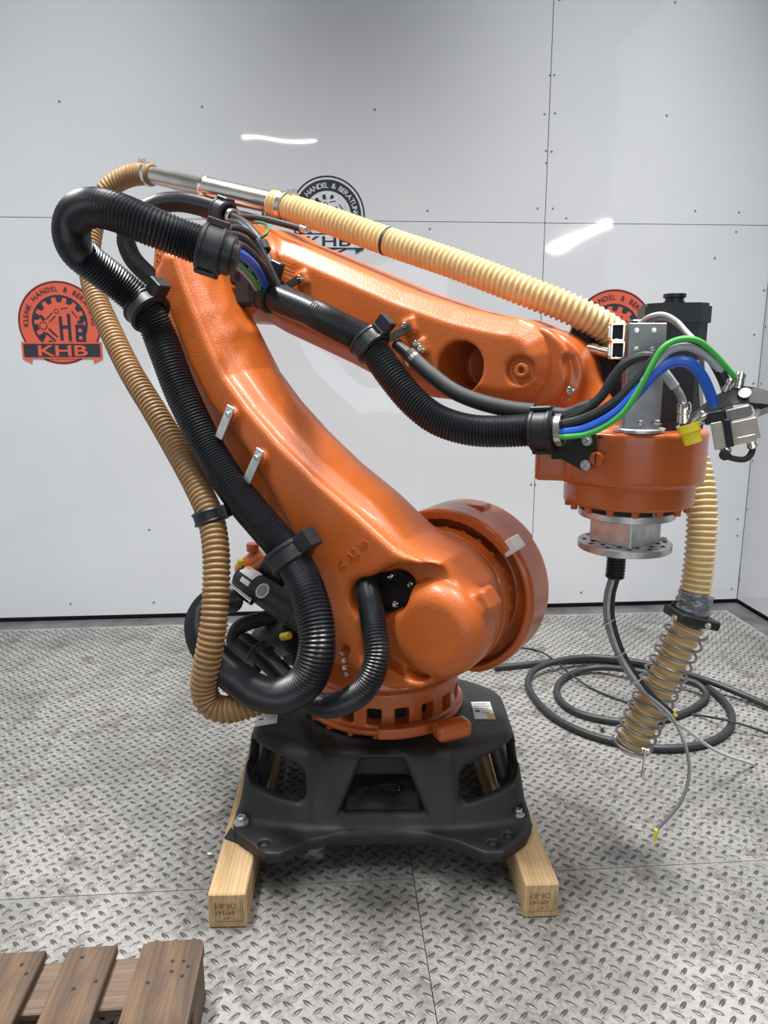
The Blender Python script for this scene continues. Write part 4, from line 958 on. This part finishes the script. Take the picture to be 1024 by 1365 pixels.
# tool cable under the plate
gl0 = WA + BZ * .938; gl0 = at(822, 742, -.06)
mk('cable_gland', corr([gl0, at(821, 756, -.06), at(819.5, 770, -.06)], .026, .0085, .003, 24), M['hose_black'], None, 'black ribbed cable gland under the tool plate', 'gland')
fz = .006
b1 = [at(819, 768, -.055), at(812, 795, -.055), at(812, 825, -.06), at(825, 868, -.06), at(850, 910, -.065), at(880, 945, -.1)]
def tail(L): return [np.asarray(p) for p in L]
e1 = [aty(918, 975, 2.12), aty(955, 1001, 2.2), atz(1005, 1019, .008)]
mk('cable', sweep(catmull(b1 + e1, .01), .0055, 10), M['cable_grey'], None, 'light grey tool cable trailing to the right along the floor', 'cable')
b2 = [p - U * .009 + N * .004 for p in b1[:5]]
mk('cable', sweep(catmull(b2 + [at(895, 955, -.05), at(914, 995, -.03), at(919, 1030, -.02), at(908, 1068, .0), at(878, 1104, .02)], .01), .0046, 10), M['cable_dark'], None, 'grey tool cable hanging down to a yellow tip near the floor', 'cable')
b3 = [p + U * .010 - N * .006 for p in b1[:5]]
mk('cable', sweep(catmull(b3 + [at(878, 934, -.08), at(897, 950, -.09)], .01), .0060, 10), M['cable_black'], None, 'short black tool cable ending at the spring tube', 'cable')
tp0 = at(876, 1106, .02); mk('wire_ferrule', join(cyl(tp0, at(873.5, 1116, .022), .0055, 12, .001), cyl(at(873.5, 1116, .022), at(873, 1122, .023), .003, 8)), M['yellow_plastic'], None, 'yellow wire ferrule on the lowest hanging cable end', 'ferrule', 'yellow wire ferrules')
mk('wire_ferrule', join(cyl(at(897, 950, -.09), at(902, 955, -.09), .0045, 10), cyl(at(896, 946, -.09), at(901, 950, -.09), .002, 8)), M['yellow_plastic'], None, 'small yellow wire ferrule behind the spring tube', 'ferrule', 'yellow wire ferrules')
for q, w in (((811, 829), -.058), ((826, 872), -.06), ((848, 907), -.062)): mk('zip_tie', tubering(at(*q, w), dirpx((q[0] - 4, q[1] - 12), (q[0] + 10, q[1] + 14), w), .016, .0185, .004, 20, .0006), M['cable_grey'], None, {829: 'uppermost', 872: 'middle', 907: 'lowest'}[q[1]] + ' grey zip tie on the tool cables', 'cable tie', 'zip ties on the tool cables')

# ------------------------------------------------------------------ cables on the floor
def flo(L, r, h0=.002): return [atz(x, y, r + h0 + (q[0] if q else 0)) for x, y, *q in L]
CO = [(660, 890), (700, 886), (750, 881), (800, 880), (850, 888), (905, 901), (945, 918), (972, 944), (975, 966), (955, 985), (915, 996), (870, 997), (825, 990), (780, 977), (740, 957), (714, 932), (704, 910, .004), (712, 894, .02), (740, 882, .03), (785, 876, .03), (835, 880, .03), (890, 891, .03), (945, 908, .03), (990, 926, .012), (1040, 948)]
mk('power_cable', sweep(catmull(flo(CO, .0145), .015), .0145, 14), M['cable_black'], None, 'thick black cable coiled in a wide ring on the floor', 'cable')
CI = [(885, 902, .03), (840, 893, .03), (795, 890, .012), (762, 898), (744, 914), (746, 932), (768, 949), (805, 959), (850, 963), (895, 956, .0), (928, 942), (942, 926, .01), (930, 912, .03), (900, 904, .03), (870, 899, .03)]
mk('power_cable', sweep(catmull(flo(CI, .0145), .015), .0145, 14), M['cable_black'], None, 'thick black cable forming the smaller inner loop of the coil', 'cable')
TH = [(690, 862), (712, 866), (735, 877, .035), (760, 898, .02), (790, 918), (830, 934), (880, 946), (930, 953), (980, 963, .035), (1040, 983)]
mk('thin_cable', sweep(catmull(flo(TH, .0048), .015), .0048, 10), M['cable_black'], None, 'thin black cable crossing the coil on the floor', 'cable')
mk('floor_plug', cyl(atz(803, 971, .003), atz(803, 968, .03), .008, 10, .002), M['cable_dark'], None, 'small dark stub standing against the cable coil', 'plug')
def chip(px, py, s, label, mat):
    p = atz(px, py, 0.0); bm = bmesh.new(); bmesh.ops.create_icosphere(bm, subdivisions=1, radius=s)
    V = np.array([v.co[:] for v in bm.verts]) * np.array([1, .8, .6]) * (1 + RNG.normal(0, .15, (len(bm.verts), 1))); F = [[v.index for v in f.verts] for f in bm.faces]; bm.free()
    V[:, 2] -= V[:, 2].min(); mk('wood_chip', (V + p + np.array([0, 0, .0005]), F), mat, None, label, 'debris', smooth=False)
chip(279.5, 1140, .0075, 'small pale chip on the floor beside the left beam', M['white_plastic'])
# black wedge of plastic sheet under the left foot
wq = [atz(299, 1118, .1005), atz(308, 1104, .1005), atz(318, 1118, .1005), atz(320, 1126, .1005)]
mk('rubber_pad', prism(wq, BZ * .004), M['rubber'], None, 'torn black rubber pad under the left front foot', 'pad', 'rubber pads under the feet', smooth=False)
wq = [atz(699, 1104, .1005), atz(709, 1097, .1005), atz(710, 1103, .1005), atz(703, 1108, .1005)]
mk('rubber_pad', prism(wq, BZ * .004), M['rubber'], None, 'black rubber pad corner under the right front foot', 'pad', 'rubber pads under the feet', smooth=False)

# ------------------------------------------------------------------ pallet in the near left corner
pt = root('wooden_pallet', (-.6, 1.3, 0), 'weathered wooden pallet in the near left corner', 'pallet')
def board(x0, x1, y0, y1, z0, z1, mat, name, notch=0.0):
    c = ((x0 + x1) / 2, (y0 + y1) / 2, (z0 + z1) / 2); bm_ = data(name, box((0, 0, 0), ((x1 - x0) / 2, (y1 - y0) / 2, (z1 - z0) / 2), bev=.003), mat, angle=25)
    return inst(name, bm_, Matrix.Translation(c), pt)
YF = 1.482
def roundboard(x0, x1, y0, y1, z0, z1, r):
    P = [(x0, y0, z0), (x1, y0, z0)]
    for k in range(6): a = radians(k * 18); P.append((x1 - r + r * cos(a), y1 - r + r * sin(a), z0))
    P += [(x0 + .014, y1, z0), (x0 + .006, y1 - .006, z0), (x0, y1 - .004, z0)]
    V, F = prism(np.array(P), (0, 0, z1 - z0)); c = np.array([(x0 + x1) / 2, (y0 + y1) / 2, (z0 + z1) / 2])
    return inst('deck_board', data('deck_board', (V - c, F), M['old_wood'], angle=30), Matrix.Translation(c.tolist()), pt)
for i, (x0, x1) in enumerate(((-.756, -.652), (-.604, -.497))): board(x0, x1, .42, YF + (.004 if i else 0), .122, .144, M['old_wood'], 'deck_board')
roundboard(-.44, -.303, .42, YF + .006, .122, .144, .02)
board(-.90, -.800, .42, YF, .122, .144, M['old_wood'], 'deck_board')
for y1 in (YF - .012, .98, .52): board(-.96, -.306, y1 - .135, y1, .100, .1215, M['old_wood_x'], 'cross_board')
for x0, x1 in ((-.96, -.86), (-.66, -.56), (-.405, -.306)):
    for y1 in (YF - .012, .98, .52): board(x0, x1, y1 - .135, y1, .0225, .0995, M['old_wood'], 'block')
    board(x0, x1, .385, YF - .005, .0005, .022, M['old_wood'], 'bottom_board')
knot = data('nail_head', lathe((0, 0, 0), (0, 0, 1), [(0, .0006), (.004, .0006), (.0045, 0), (0, 0)], 10), M['gap'])
for q in ((230, 1281), (245, 1281), (229, 1295), (243, 1301), (251, 1288), (110, 1276), (128, 1308), (98, 1318), (29, 1286), (35, 1298), (197, 1310)):
    p = atz(*q, .1442); inst('nail_head', knot, Matrix.Translation(p.tolist()), pt)

# ------------------------------------------------------------------ round company signs on the wall
def annulus(c, r0, r1, n=72, a0=0, a1=2 * pi):
    V = []; F = []; full = abs(a1 - a0 - 2 * pi) < 1e-6; m = n if full else n + 1
    for k in range(m):
        a = a0 + (a1 - a0) * k / n; V += [(c[0] + r0 * cos(a), c[1] + r0 * sin(a), 0), (c[0] + r1 * cos(a), c[1] + r1 * sin(a), 0)]
    for k in range(n): i, j = k, (k + 1) % m; F.append((2 * i, 2 * i + 1, 2 * j + 1, 2 * j))
    return np.array(V), F
def disc2(c, r, n=72): return np.array([(c[0] + r * cos(2 * pi * k / n), c[1] + r * sin(2 * pi * k / n), 0) for k in range(n)]), [tuple(range(n))]
def rect(x0, y0, x1, y1): return np.array([(x0, y0, 0), (x1, y0, 0), (x1, y1, 0), (x0, y1, 0)]), [(0, 1, 2, 3)]
def gear2(r0, r1, n=14, a_off=0.0):
    V = []
    for k in range(n):
        a = 2 * pi * k / n + a_off; s = 2 * pi / n
        for da, r in ((-.36, r0), (-.27, r1), (.10, r1), (.19, r0)): V.append((r * cos(a + da * s), r * sin(a + da * s), 0))
    return np.array(V), [tuple(range(len(V)))]
def halfcut(vf, y):
    V, F = vf; V = V.copy(); V[:, 1] = np.maximum(V[:, 1], y); return V, F
def lj(*parts):
    out = []
    for k, (V, F) in enumerate(parts):
        V = np.array(V, float); V[:, 2] = k * .00004; out.append((V, F))
    return join(*out)
def sign(cpx, cpy, rpx, fg, dk, label, inv=False):
    c = aty(cpx, cpy, YW); e = aty(cpx + rpx, cpy, YW); R = np.linalg.norm(e - c); o = np.array([c[0], YW - .0004, c[2]])
    r = root('wall_sign', o, label, 'sign', 'round company signs on the wall')
    ex, ey = np.array([R, 0, 0]), np.array([0, 0, R]); lay = [0]
    def put(name, vf, mt, lift=None):
        lay[0] += 1; return mk(name, place2d(vf, o, ex, ey, .0005 + .00022 * (lift if lift is not None else lay[0])), mt, r, smooth=False)
    A, B = M[fg], M[dk]
    V, F = disc2((0, 0), 1.0); p = o - np.array([0, .0, 0]); mk('disc', prism(V[:, :1] * ex + V[:, 1:2] * ey + o, (0, -.0005, 0)), A, r, smooth=False); lay[0] = 1
    if inv:
        put('outer_ring', annulus((0, 0), .955, 1.0), B); put('dark_band', annulus((0, 0), .62, .90), B); inner = .60
        put('gear', halfcut(gear2(.40, .53), -.35), B); put('gear_face', disc2((0, 0), .37), A)
        TC, PC = A, B
    else:
        put('outer_ring', annulus((0, 0), .95, .985), B); put('inner_disc', halfcut(disc2((0, 0), .665), -.5), B); put('gear', halfcut(gear2(.49, .61), -.5), A); put('gear_face', halfcut(disc2((0, 0), .40), -.5), A)
        TC, PC = B, A
    # arm pictogram and monogram inside the gear
    D = B
    def bar(a, b, w): a = np.array(a); b = np.array(b); d = (b - a) / np.linalg.norm(b - a); n = np.array([-d[1], d[0]]) * w / 2; return np.array([[*(a - n), 0], [*(b - n), 0], [*(b + n), 0], [*(a + n), 0]]), [(0, 1, 2, 3)]
    put('arm_outline', lj(bar((-.40, -.07), (-.06, .30), .20), bar((-.06, .30), (.28, .36), .16), bar((.26, .38), (.44, .12), .16), bar((-.40, -.07), (-.02, -.46), .20), disc2((-.40, -.07), .115, 24), disc2((-.06, .28), .12, 24)), A if not inv else A)
    put('arm_lines', lj(bar((-.32, .08), (-.16, .24), .03), bar((-.25, .01), (-.09, .17), .03), bar((.05, .33), (.22, .36), .03), bar((.31, .28), (.42, .12), .03), bar((-.28, -.14), (-.08, -.34), .05), bar((-.34, -.24), (-.14, -.44), .05), annulus((-.40, -.07), .075, .10, 24), annulus((-.06, .28), .045, .065, 24), bar((-.46, .18), (-.36, .06), .08), bar((-.46, -.36), (-.36, -.22), .09)), D)
    put('monogram', lj(rect(-.02, -.42, .06, .16), rect(.18, -.42, .26, .22), rect(-.02, -.14, .26, -.06), rect(.36, -.5, .60, -.04), rect(.42, -.02, .56, .06)), D)
    put('monogram_holes', lj(rect(.43, -.22, .51, -.14), rect(.43, -.40, .51, -.32)), A)
    # lettering round the rim
    parts = []; s = 'KLENK HANDEL & BERATUNG'; n = len(s); rt = .755 if not inv else .69; a = radians(184); 
    sz = .19 if inv else .165; rows = []
    for ch in s:
        if ch == ' ': rows.append((None, .085)); continue
        V, F = text2d(ch, sz, .010); rows.append(((V - np.array([(V[:, 0].min() + V[:, 0].max()) / 2, 0, 0]), F), float(V[:, 0].max() - V[:, 0].min())))
    gap = (radians(190) * rt - sum(w for _, w in rows)) / (len(rows) - 1); a = radians(186)
    for vf, w in rows:
        a -= w / 2 / rt
        if vf is not None:
            V, F = vf; ca, sa = cos(a - pi / 2), sin(a - pi / 2); V2 = np.stack([V[:, 0] * ca - V[:, 1] * sa + rt * cos(a), V[:, 0] * sa + V[:, 1] * ca + rt * sin(a), V[:, 2]], 1); parts.append((V2, F))
        a -= (w / 2 + gap) / rt
    put('rim_lettering', join(*parts), TC)
    # banner
    bcol, tcol = (B, A) if not inv else (A, B)
    put('banner_edge', lj(rect(-.97, -.86, .97, -.46), (np.array([(-.97, -.86, 0), (-.74, -.86, 0), (-.74, -.98, 0)]), [(0, 1, 2)][::-1]), (np.array([(.97, -.86, 0), (.74, -.98, 0), (.74, -.86, 0)]), [(0, 1, 2)])), A if not inv else B)
    put('banner', rect(-.92, -.825, .92, -.50), bcol)
    V, F = text2d('KHB', .36, .018); V = V.copy(); V[:, 0] *= 1.75; V[:, 1] -= .79
    put('banner_lettering', (V, F), tcol)
sign(80, 430.5, 55.5, 'logo_red', 'logo_navy', 'red round KHB company sign on the wall at the left')
sign(437, 287, 49.5, 'logo_white', 'logo_navy', 'black and white round KHB company sign behind the forearm', True)
sign(817, 443, 54, 'logo_red', 'logo_navy', 'red round KHB company sign mostly hidden behind the wrist')

bpy.context.view_layer.update()
